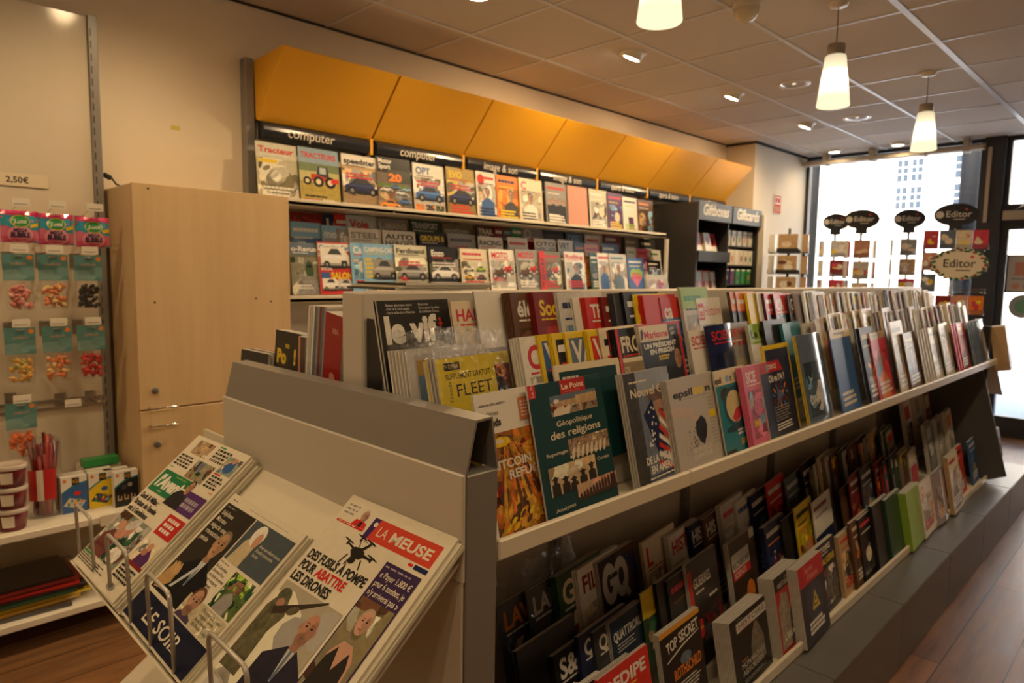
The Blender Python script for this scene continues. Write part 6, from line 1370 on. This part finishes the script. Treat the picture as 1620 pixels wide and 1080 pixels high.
def gcover(W, H, spec, seed):
    bg, title, tc, subj = spec[1:5]; hl = spec[6] if len(spec) > 6 else ''; hc = spec[7] if len(spec) > 7 else 'white'; ex = {e[0]: e for e in spec[8:]}
    r = random.Random(seed); a = Art(W, H, bg, .0 if subj == 'plain' else .12)
    dark = sum(C_(bg)) < .5; near = [tuple(min(.9, x*k) for x in C_(bg)) for k in (.6, 1.5)]
    if 'half' in ex: a.rect(0, 0, 1, .5, ex['half'][1], .1)
    if 'tophalf' in ex: a.rect(0, .55 if subj != 'car' else .80, 1, 1, ex['tophalf'][1])
    if 'band' in ex: a.rect(0, .76, 1, 1, ex['band'][1])
    if 'strip' in ex: a.rect(0, .90, 1, 1, ex['strip'][1])
    if subj in ('scene', 'gloss'):
        a.photo(.08, .12, .92, .70, near[0], [near[1], near[0], bg, r.choice(['tan', 'mgrey', 'steel', 'brown', 'dred', 'pgrey']), r.choice(['cream', 'dgrey', 'org', 'sky'])], 16, seed, .3, .4)
        if r.random() < .5: a.ell(r.uniform(.3, .7), r.uniform(.3, .55), .16, .12, r.choice(['skin', 'cream', 'tan', 'mgrey']), .3)
    elif subj == 'person':
        a.photo(.06, .05, .94, .74, near[0], [near[1], bg, r.choice(['tan', 'mgrey', 'brown', 'steel'])], 9, seed, .35, .3)
        a.bust(r.uniform(.42, .58), .58, .10, ex['shirt'][1] if 'shirt' in ex else r.choice(['dgrey', 'brown', 'navy', 'org']), (.45, .26, .18), r.choice(['ink', 'brown']), None, .05, wid=3)
    elif subj == 'car':
        a.photo(.0, .30, 1, .74, near[1], [near[0], 'khaki', 'pgrey', 'mgrey', 'dfield'], 12, seed, .3, .3).rect(0, .0, 1, .42, near[0], .3); a.car(.52, .33, .92, ex['carcol'][1] if 'carcol' in ex else 'navy'); a.bars(.1, .56, .9, .68, 2, 'rose' if not dark else 'white', seed)
        if bg == 'white':
            for i in range(3): a.photo(.04+.32*i, .04, .32+.32*i, .22, ['org', 'dgrey', 'dgreen'][i], ['org', 'mgrey'], 4, seed+i)
    elif subj == 'cars':
        a.photo(.02, .05, .98, .72, 'pale', ['cream', 'khaki', 'dfield', 'tan', 'pgrey'], 16, seed, .25, .3)
        for i in range(6): a.car(.28+.44*(i % 2), .12+.19*(i//2), .36, ['green', 'dgreen', 'yel', 'dgrey', 'pale', 'lime'][i])
        a.bars(.08, .34, .9, .37, 1, 'rose', seed)
    elif subj == 'van': a.photo(.3, .3, 1, .74, 'sky', ['pale', 'skygrey', 'dfield', 'steel'], 10, seed).car(.6, .34, .74, 'mgrey', True); a.rect(.02, .05, .98, .2, 'white').photo(.04, .06, .35, .19, 'mgrey', ['dgrey'], 4).photo(.37, .06, .65, .19, 'tan', ['brown'], 4).photo(.67, .06, .96, .19, 'pgrey', ['mgrey'], 4)
    elif subj == 'bike':
        a.photo(.05, .1, .95, .74, near[0], [near[1], 'mgrey', 'pale'], 8, seed, .35, .3); a.bike(.36, .38, .5, 'brown').bike(.72, .48, .4, 'red')
    elif subj == 'train': a.photo(.0, .0, 1, .72, (.25, .24, .17), ['dgreen', 'pale', 'mgrey'], 12, seed, .3, .4); a.ell(.62, .48, .14, .17, (.05, .10, .04), .2).rect(.50, .42, .74, .52, (.05, .1, .04)).rect(.54, .52, .70, .58, 'blk'); a.poly([(.5, .35), (.8, .35), (1, 0), (.1, 0)], 'mgrey', .4); a.bars(.05, .1, .85, .2, 2, 'white', 3, .6)
    elif subj == 'band':
        a.rect(.05, .1, .95, .5, 'dgrey', .3)
        for i in range(5): a.bust(.16+.17*i, .56+.03*(i % 2), .055, 'blk', 'skin', 'brown', None, .1, wid=2)
        a.bars(.1, .1, .8, .3, 3, 'white', 2, .6)
    elif subj == 'phone': a.star([(.35, .08), (.32, .46), (.62, .46), (.66, .08)], 'dgrey').poly([(.38, .12), (.36, .42), (.58, .42), (.62, .12)], 'purple', .5).rect(.4, .1, .6, .2, 'pink')
    elif subj == 'heart': a.ell(.35, .5, .24, .18, 'lime').ell(.65, .5, .24, .18, 'lime').poly([(.13, .45), (.87, .45), (.5, .10)], 'pink').bars(.2, .35, .8, .55, 3, 'rose', 2, .7); a.bars(.1, .7, .9, .8, 1, 'sky')
    elif subj == 'field': a.photo(0, .0, 1, .74, (.50, .48, .33), ['pale', 'cream', 'khaki'], 14, seed, .4, .2); a.rect(.05, .66, .5, .72, 'yel')
    elif subj == 'lamp': a.rect(.49, .55, .51, .8, 'dgrey'); a.ell(.5, .52, .28, .07, (.40, .33, .22)); a.rect(.4, .1, .9, .26, (.45, .36, .2)).bars(.45, .14, .85, .24, 2, 'ink')
    if 'side' in ex: a.bars(.05, .3, .32, .72, 5, ex['side'][1], 2, .7)
    if 'dot' in ex: a.ell(.2, .84, .15, .11, ex['dot'][1])
    if 'vband' in ex: a.rect(0, 0, .26, 1, ex['vband'][1]).text(ex['vband'][2], .21, .12, .13, 'ink', rot=PI/2, bold=.03, sx=.9)
    if 'edge' in ex: a.rect(0, 0, .06, 1, ex['edge'][1])
    if 'frame' in ex:
        f = ex['frame'][1]; a.rect(0, 0, .06, 1, f).rect(.94, 0, 1, 1, f).rect(0, .95, 1, 1, f).rect(0, 0, 1, .05, f)
    if title:
        big = len(title) <= 4; h = .17 if len(title) <= 2 else .13 if big else .095
        if len(title) > 9 and ' ' in title:
            w1, w2 = title.split(' ', 1); a.text(w1, .07, .85, .085, tc, w=.86, bold=.02, fill=True).text(w2, .07, .74, .085, tc, w=.86, bold=.02, fill=True)
        else: a.text(title, .09 if big else .06, .93-h, h, tc, w=.86, bold=.03, fill=not big)
        a.bars(.1, .93-h-.05, .8, .93-h-.02, 1, hc if not hl else tc, seed)
    else:
        if 'strip' in ex: a.bars(.2, .925, .8, .975, 1, 'mgrey', seed, .6)
        elif subj not in ('plain', 'gloss'): a.bars(.08, .83, .92, .92, 1, tc, seed, .6).bars(.1, .74, .8, .78, 1, hc, seed+1, .5)
    if hl: a.text(hl.split(' ')[0] if len(hl) > 10 else hl, .12, .26, .085, hc, w=.8, bold=.03)
    elif subj in ('scene', 'person', 'bike') and not dark or r.random() < .5: a.bars(.12, .1, .88, .28, 3, hc, seed+2, .6)
    if hl and len(hl) > 10:
        for i, wd in enumerate(hl.split(' ')[1:]): a.text(wd, .12, .15-.11*i, .085, hc, w=.8, bold=.03)
    return a

# ================================================================== MAGAZINES
TMAG = .0042
_blk = {}
def block(W, T, H, front, side):
    k = (round(W, 3), round(T, 4), round(H, 3), front, side)
    if k not in _blk: _blk[k] = paint_mesh('magazine', box_quads(W, T, H, front, side, 'pgrey', 'mgrey'))
    return _blk[k]
PHR = {'A': "front row, island's upper shelf", 'B': "middle row, island's upper shelf", 'C': "back row, island's upper shelf", 'D': "front row, island's bottom shelf", 'E': "middle row, island's bottom shelf", 'F': "back row, island's bottom shelf",
       'S': 'on the top wall shelf', 'T': 'front tier, middle wall shelf', 'U': 'middle tier, middle wall shelf', 'V': 'back tier, middle wall shelf'}
YAW = {'A': 5, 'B': 8, 'C': 8, 'D': 3, 'E': 6, 'F': 8, 'S': 2, 'T': 3, 'U': 3, 'V': 3}
SIDE = {'white': 'pgrey', 'cream': 'tan', 'pgrey': 'pgrey', 'pale': 'khaki'}
count = 0
def film_over(W, H, T, parent, extra=.05, amp=.006):
    """crumpled clear bag around a magazine"""
    m = MB(); nx, nz = 14, 16; r = random.Random(int(W*9999)); g = []
    nzs = [[r.uniform(-1, 1) for _ in range(nx+1)] for _ in range(nz+1)]
    for s in (-1, 1):
        for j in range(nz+1):
            for i in range(nx+1):
                v = j/nz; z = -.004+v*(H+extra); edge = min(i, nx-i)/nx; above = max(0, z-H)/extra
                d = (.003+amp*abs(nzs[j][i])*(1 if z > H*.6 else .35))*min(1, edge*6) * (1-.75*above)
                y = -d-.001 if s < 0 else T+d*.6+.001
                if above > 0: y = (T/2)*(above)+(1-above)*y+amp*1.6*nzs[j][i]*min(1, above*2)
                g.append((-.005+(W+.01)*i/nx, y, z+(amp*1.5*nzs[j][i] if j == nz else 0)))
    fs = []
    for s in (0, 1):
        o = s*(nx+1)*(nz+1)
        for j in range(nz):
            for i in range(nx):
                q = (o+j*(nx+1)+i, o+j*(nx+1)+i+1, o+(j+1)*(nx+1)+i+1, o+(j+1)*(nx+1)+i); fs.append(q if not s else q[::-1])
    m.add(g, fs, 0, True)
    return m.build('plastic_wrap', 'film', parent)
WRAP = {('B', 0): .05, ('F', 0): .06, ('F', 1): .07, ('A', 16): .01}
for rk, (XT, zsh, lean, items) in ROWS.items():
    ya = R_(YAW[rk]); ln = R_(lean); island = rk in 'ABCDEF'
    lo, hi = (.205, .245) if island else (.165, .235)
    off = 0.0; py = None; pT = 0
    for idx, (y, W, H, n, spec) in enumerate(items):
        nxt = items[idx+1][0] if idx+1 < len(items) else y+W
        if spec[1] not in ('clock', 'eps') or True: W = min(max(W, lo), hi)
        seed = 100*ord(rk)+idx
        if spec[0] == 'H': art = HERO[spec[1]](W, H); desc = spec[2]; side = 'pgrey'
        else:
            art = gcover(W, H, spec, seed); desc = spec[5]; side = SIDE.get(spec[1], spec[1])
            if 'yel' in desc and 'framed' in desc: side = 'yel'
        T = TMAG
        if py is not None: off = max(0.0, off+0-(y-py)*math.tan(ya))
        if rk in 'STUV': n = 0
        elif rk in 'EF': n = min(n, 2 if y < 2.2 else 0)
        elif rk in 'BC': n = min(n, 3 if y < 1.7 else 1)
        elif rk == 'D': n = min(n, 6); T = .0065 if n > 3 else TMAG
        else: n = min(n, 2)
        fill = 0
        if rk == 'A' and idx > 6 and y-(py+PW) > .02: fill = y-(py+PW); n = max(n, int(fill/.035))
        while n > 0 and off+(n+1)*T > (.05 if rk == 'D' else .034): n -= 1
        off = off+(n+1)*T if (py is not None and y-py < W) else (n+1)*T*(1 if not island else .4)
        rise = T*n
        Xb = XT+H*math.sin(ln)+off-.004; zb = zsh+.0012
        stiff = spec[0] == 'G' and spec[4] == 'gloss'
        root = obj_from('magazine', block(W, T, H, spec[1] if spec[0] == 'G' else 'mgrey', side))
        tag(root, '%s, %s' % (desc, PHR[rk]), 'magazine')
        bend = (lambda u, v: -.010*math.sin(PI*min(max(u, 0), 1))) if stiff else None
        obj_from('cover', lay_mesh('cover', art, -.0002, 10 if stiff else 1, bend, mats='gloss' if stiff else 'print'), root)
        mw = Matrix.Translation((Xb, y, zb)) @ Matrix.Rotation(PI/2+ya, 4, 'Z') @ Matrix.Rotation(-ln, 4, 'X')
        root.matrix_world = mw
        if (rk, idx) in WRAP: film_over(W, H, T, root, WRAP[(rk, idx)])
        gap = nxt-(y+W)
        for k in range(1, n+1):
            # copies behind the front one, fanned a little to the left
            dx = -.0035*k if rk not in 'D' else -.001*k
            if rk == 'A' and fill: dx = -fill*k/n
            c = root.copy(); COL.objects.link(c)
            c['label'] = 'copies behind the %s' % desc; c['group'] = 'copies behind the %s' % desc
            c.matrix_world = mw @ Matrix.Translation((dx, (T+.0004)*k, .0006*(k % 3))); count += 1
            if rk in 'BC' and k == n:
                cv = root.children[0].copy(); COL.objects.link(cv); cv.parent = c
        py = y; PW = W; count += 1
# special bundles --------------------------------------------------------------------------------
def loose(label, art, mw, T=TMAG, side='pgrey', group=None, mats='print', front='mgrey'):
    global count
    root = obj_from('magazine', block(art.W, T, art.H, front, side)); tag(root, label, 'magazine', group)
    obj_from('cover', lay_mesh('cover', art, -.0002, mats=mats), root); root.matrix_world = mw; count += 1
    return root
# wrapped papers between the yellow supplement and the black weekly
a = Art(.215, .245, 'pgrey'); a.rect(.08, .0, 1, .97, (.45, .42, .38)).rect(.10, .0, 1, .92, (.42, .26, .05)).rect(.10, .0, 1, .80, (.09, .17, .26), .1); a.text('LAROUSSE', .3, .7, .06, 'gold', w=.5) if False else a.bars(.3, .68, .8, .76, 1, 'gold', 2, .8)
for k in range(5, -1, -1):
    o = loose('pale bordered blue magazine in crinkled clear plastic near the corner' if k == 0 else 'copies in plastic behind the pale bordered blue magazine', a, Matrix.Translation((-1.0-.0055*k, .772-.004*k, 1.031)) @ Matrix.Rotation(PI/2+R_(4), 4, 'Z') @ Matrix.Rotation(R_(-12), 4, 'X'), side='white', group=None if k == 0 else 'copies in plastic by the corner')
    if k in (0, 4): film_over(.215, .245, TMAG, o, .04)
# pale books behind the teal crowd-photo magazine
a = Art(.225, .212, 'cream'); a.rect(.06, .0, .94, .93, 'dteal'); a.bars(.1, .84, .4, .89, 1, 'pgrey')
loose("cream bordered magazine just behind the dark teal one, island's upper shelf", a, Matrix.Translation((-.866, 1.035, 1.029)) @ Matrix.Rotation(PI/2+R_(1), 4, 'Z') @ Matrix.Rotation(R_(-13), 4, 'X'), side='cream')
a = Art(.20, .207, (.30, .22, .12), .2); a.text('MONDE', .4, .84, .06, 'cream', w=.4); a.rect(0, .95, 1, 1, 'cream')
loose("brown and cream magazine behind the striped flag one, island's upper shelf", a, Matrix.Translation((-.870, 1.165, 1.029)) @ Matrix.Rotation(PI/2+R_(2), 4, 'Z') @ Matrix.Rotation(R_(-13), 4, 'X'), side='cream')
a = Art(.215, .27, 'yel'); a.rect(.07, .05, .93, .95, (.02, .03, .08), .4)
loose("bright yellow framed magazine behind the glowing swirl one, island's upper shelf", a, Matrix.Translation((-.824, 1.905, .958)) @ Matrix.Rotation(PI/2+R_(4), 4, 'Z') @ Matrix.Rotation(R_(-12), 4, 'X'), side='yel')
# left face, near end: magazines turned to the room
def facing(label, art, x, z, y, tilt, T=.02, side='pgrey', lean=4): return loose(label, art, Matrix.Translation((x, y, z)) @ Matrix.Rotation(R_(-lean), 4, 'X') @ Matrix.Rotation(R_(tilt), 4, 'Y'), T, side)
a = Art(.135, .30, (.018, .012, .010), .2); a.text('no', .42, .86, .05, 'yel', bold=.03).text('Po', .10, .73, .11, 'yel', w=.5, bold=.06).text('!', .76, .74, .12, 'yel', bold=.05); a.rect(.35, .05, .85, .62, (.03, .10, .14), .3)
facing('black children\'s book with fat yellow letters at the left near corner', a, -1.695, .968, .80, 1.5, .035, 'khaki')
for i in range(4):
    a = Art(.03, .295, 'brown', .2); facing(('pink topped magazine spine right of the black children\'s book', 'brown magazine spine, second from the black children\'s book', 'brown magazine spine, third from the black children\'s book', 'grey magazine spine, fourth from the black children\'s book')[i], a, -1.60+.011*i, .968, .795+.001*i, 3, .14, ['salmon', 'brown', 'brown', 'mgrey'][i]) if False else loose(('pink topped magazine spine right of the black children\'s book', 'brown magazine spine, second from the black children\'s book', 'brown magazine spine, third from the black children\'s book', 'grey magazine spine, fourth from the black children\'s book')[i], Art(.010, .295, ['salmon', 'brown', (.10, .07, .05), 'mgrey'][i], .2), Matrix.Translation((-1.548+.0115*i, .80, .968)) @ Matrix.Rotation(R_(4), 4, 'Y'), .2, 'brown')
for i, (c, nm) in enumerate((('white', 'white'), ('pgrey', 'pale grey'), ('white', 'cream'), ('steel', 'grey blue'), ('mgrey', 'grey'), ('dred', 'red and brown'), ('steel', 'slate'), ('lilac', 'lilac'))):
    loose('%s magazine spine in the slanting bundle by the divider, %s from the left' % (nm, nth[i]), Art(.0085, .375, c, .15), Matrix.Translation((-1.515+.0105*i, .795, .968)) @ Matrix.Rotation(R_(7.5), 4, 'Y'), .21, c)
a = Art(.075, .365, (.34, .012, .012), .15); a.text('MA', .45, .88, .035, 'salmon', bold=.03, w=.5); a.ell(.55, .6, .16, .04, 'salmon', 0, 14, .5).ell(.7, .52, .2, .03, 'pgrey', 0, 12, .6).bars(.1, .1, .7, .2, 3, 'dred')
loose('bright red magazine with pale figure leaning against the divider end', a, Matrix.Translation((-1.428, .79, .968)) @ Matrix.Rotation(R_(7.5), 4, 'Y'), .21, 'dred')
a = Art(.30, .02, 'red'); a2 = Art(.20, .21, 'red'); a2.bars(.1, .9, .8, .97, 1, 'white')
for i in range(4):
    loose('%s magazine lying low behind the end cap, %s layer' % (('white', 'black', 'cream', 'red')[i], ('lowest', 'second', 'third', 'top')[i]), Art(.21, .165, ('white', 'blk', 'cream', 'red')[i]), Matrix.Translation((-1.695-.16*0, .80+.002*i, .972+.0)) @ Matrix.Translation((-.0-.0*i, .0, .17+.008*i)) @ Matrix.Rotation(R_(-86), 4, 'X'), .006, ('white', 'blk', 'cream', 'red')[i]) if False else None
m = MB()
for i, (c, nm) in enumerate((('blk', 'black'), ('cream', 'cream'), ('blk', 'black-edged'), ('cream', 'pale'), ('red', 'red'))):
    loose('%s magazine in the low pile beyond the left end of the cap rail, %s layer' % (nm, nth[i]), Art(.165, .235, c), Matrix.Translation((-1.862, .78+.012*i, .968)) @ Matrix.Rotation(R_(-6), 4, 'X'), .006, c)
a = Art(.062, .35, (.016, .016, .018), .1)
loose('plain black file beside the divider end, right of the bare plate', a, Matrix.Translation((-1.192, .80, 1.0995)) @ Matrix.Rotation(PI/2*0, 4, 'Z') @ Matrix.Rotation(R_(-3), 4, 'X'), .06, 'blk') if False else loose('plain black file beside the divider end', Art(.055, .225, (.016, .016, .018), .1), Matrix.Translation((-1.197, .778, 1.10)), .10, 'blk')
m = MB(); m.cham(-1.20, -1.10, .775, .90, .957, 1.06, .004); m.box(-1.192, -1.108, .783, .892, 1.0605, 1.0608, 1); 
# flat magazines lying on the divider top
for i, (c, nm) in enumerate((('dgrey', 'charcoal'), ('cream', 'cream'), ('blk', 'black'))):
    loose('%s magazine lying flat on top of the island divider, %s' % (nm, ('lowest', 'middle', 'topmost')[i]), Art(.28, .20, c, .1), Matrix.Translation((XC-.13+.004*i, .90+.012*i, 1.3795+.0056*i)) @ Matrix.Rotation(PI/2, 4, 'Z') @ Matrix.Rotation(R_(-90), 4, 'X') @ Matrix.Translation((0, -.005, -.1)), .005, c, mats='gloss')
# lower wall shelf glimpsed between cupboard and island
for i, (c, nm) in enumerate((('blk', 'black'), ('dred', 'dark red'), ('red', 'red'), ('blk', 'black'), ('navy', 'navy'))):
    a = Art(.20, .27, c, .2); a.bars(.1, .82, .9, .94, 1, 'white', i, .7).photo(.1, .1, .9, .7, 'dgrey', ['red', 'pgrey', 'dred', 'brown'], 10, i)
    loose('%s magazine on the low wall shelf beside the cupboard, %s from the left' % (nm, nth[i]), a, Matrix.Translation((-3.10, 1.55+.212*i, .802)) @ Matrix.Rotation(PI/2, 4, 'Z') @ Matrix.Rotation(R_(-8), 4, 'X'))
# bag of magazines at the end of the wall shelf
a = Art(.24, .19, 'pgrey', .2); a.photo(.05, .1, .95, .8, 'lilac', ['pink', 'white', 'salmon', 'brown'], 12, 4)
o = loose('pale magazine bundle in a crumpled clear bag at the wall shelf end', a, Matrix.Translation((-2.93, 4.40, 1.245)) @ Matrix.Rotation(PI/2+R_(-8), 4, 'Z') @ Matrix.Rotation(R_(-14), 4, 'X'), .02, 'pgrey'); film_over(.24, .19, .02, o, .06, .014)
m = MB(); m.cham(.0, .32, 0, .34, -.02, 0, .002)
# far end: block hanging out past the gable
a = Art(.21, .26, 'mgrey', .2); a.rect(0, .86, 1, 1, 'blk').bars(.1, .6, .9, .8, 2, 'skygrey', 2).ell(.8, .12, .2, .14, 'pale')
loose('thick pale-edged magazine block with black top at the far end of the island', a, Matrix.Translation((-.735, YE+.10, .905)) @ Matrix.Rotation(PI/2+R_(6), 4, 'Z') @ Matrix.Rotation(R_(-10), 4, 'X'), .075, 'tan')
a = Art(.21, .27, 'steel', .2); a.bars(.1, .75, .9, .9, 2, 'cream', 3)
loose('blue grey magazine on the far end rack of the island', a, Matrix.Translation((-1.02, YE+.335, .752)) @ Matrix.Rotation(PI, 4, 'Z') @ Matrix.Rotation(R_(-35), 4, 'X'), .03, 'brown')

for i, (x, y, z, H, c, nm) in enumerate(((-1.03, 4.10, .461, .30, 'white', 'white magazine with red words, tall back row near the gable'), (-1.03, 4.30, .461, .315, 'pgrey', 'pale magazine in the tall back row near the gable'), (-1.03, 4.50, .461, .32, 'dred', 'red and white magazine at the gable end of the tall back row'),
        (-.915, 4.06, .401, .26, 'steel', 'blue grey magazine, middle row of bottom shelf near the gable'), (-.915, 4.27, .401, .265, 'mgrey', 'grey photo magazine, middle row of bottom shelf near the gable'), (-.915, 4.48, .401, .275, 'white', 'white magazine with orange square at the gable end of bottom shelf'))):
    a = Art(.205, H, c, .2); a.rect(.1, .66, .75, .9, ('rose', 'mgrey', 'white', 'skygrey', 'dgrey', 'org')[i]).photo(.1, .1, .9, .58, 'mgrey', ['pgrey', 'white', 'steel', 'dgrey'], 8, i, .3, .4)
    loose(nm, a, Matrix.Translation((x, y, z)) @ Matrix.Rotation(PI/2+R_(6), 4, 'Z') @ Matrix.Rotation(R_(-11), 4, 'X'), .02, 'pgrey')

# the many further magazines toward the far end: nobody could tell them one by one
vs = []; fs = []; cols = []
def slab(mw, W, T, H, c, side):
    for P, cc, n in box_quads(W, T, H, c, side, 'pgrey', 'mgrey'):
        b = len(vs); vs.extend(tuple(mw @ Vector(p)) for p in P); fs.append(list(range(b, b+4))); cols.append((*C_(cc), .25))
    a0 = len(vs); rr = random.Random(a0)
    for (u0, v0, u1, v1, c2) in ((.08, .8, .9, .93, rr.choice(['white', 'red', 'cream', 'navy', 'yel'])), (.1, .15, .9, .7, rr.choice(['tan', 'mgrey', 'brown', 'steel', 'pgrey', 'rose', 'dgrey']))):
        b = len(vs); vs.extend(tuple(mw @ Vector((u*W, -.0004, v*H))) for u, v in ((u0, v0), (u1, v0), (u1, v1), (u0, v1))); fs.append(list(range(b, b+4))); cols.append((*C_(c2), .5))
r = random.Random(21)
FARP = {'B': ['cream', 'tan', 'pgrey', 'white', 'brown', 'pale', 'mgrey', 'dred', 'tan', 'khaki', 'cream', 'lilac', 'skygrey'], 'C': ['cream', 'tan', 'pale', 'pgrey', 'tan', 'khaki', 'dred', 'brown', 'dgrey', 'pale', 'mgrey', 'cream'],
        'D': ['white', 'blk', 'dred', 'mgrey'], 'E': ['brown', 'khaki', 'tan', 'mgrey', 'dred', 'blk', 'pgrey', 'dgreen', 'yel', 'dgrey'], 'F': ['brown', 'khaki', 'mgrey', 'blk', 'dred', 'tan', 'dgreen', 'dgrey', 'pgrey']}
for rk, st in (('B', .032), ('C', .030), ('E', .034), ('F', .032), ('A', .06)):
    XT, zsh, lean, items = ROWS[rk]; ya = R_(YAW[rk]); ln = R_(lean); y = items[-1][0]+.05
    if rk == 'A': continue
    while y < (YE-.20 if rk in 'BC' else 3.78):
        H = {'B': .265, 'C': .26, 'E': .28, 'F': .325}[rk]*r.uniform(.88, 1.04); c = r.choice(FARP[rk])
        n = r.choice([1, 2, 2, 3]); w_ = st*r.uniform(.7, 1.3)
        for k in range(n): slab(Matrix.Translation((XT+H*math.sin(ln)+.012, y+k*w_/n, zsh+.001)) @ Matrix.Rotation(PI/2+ya, 4, 'Z') @ Matrix.Rotation(-ln, 4, 'X'), .205, .004, H+.002*k, c, c)
        y += w_
me = bpy.data.meshes.new('far_magazines'); me.from_pydata(vs, [], fs)
at = me.color_attributes.new('Print', 'FLOAT_COLOR', 'CORNER'); buf = []
for f, c in zip(fs, cols): buf += list(c)*len(f)
at.data.foreach_set('color', buf); me.materials.append(M['print']); me.update()
o = obj_from('magazine_rows', me); tag(o, 'dense rows of further magazines along the far half of the island', 'magazines', kind='stuff')
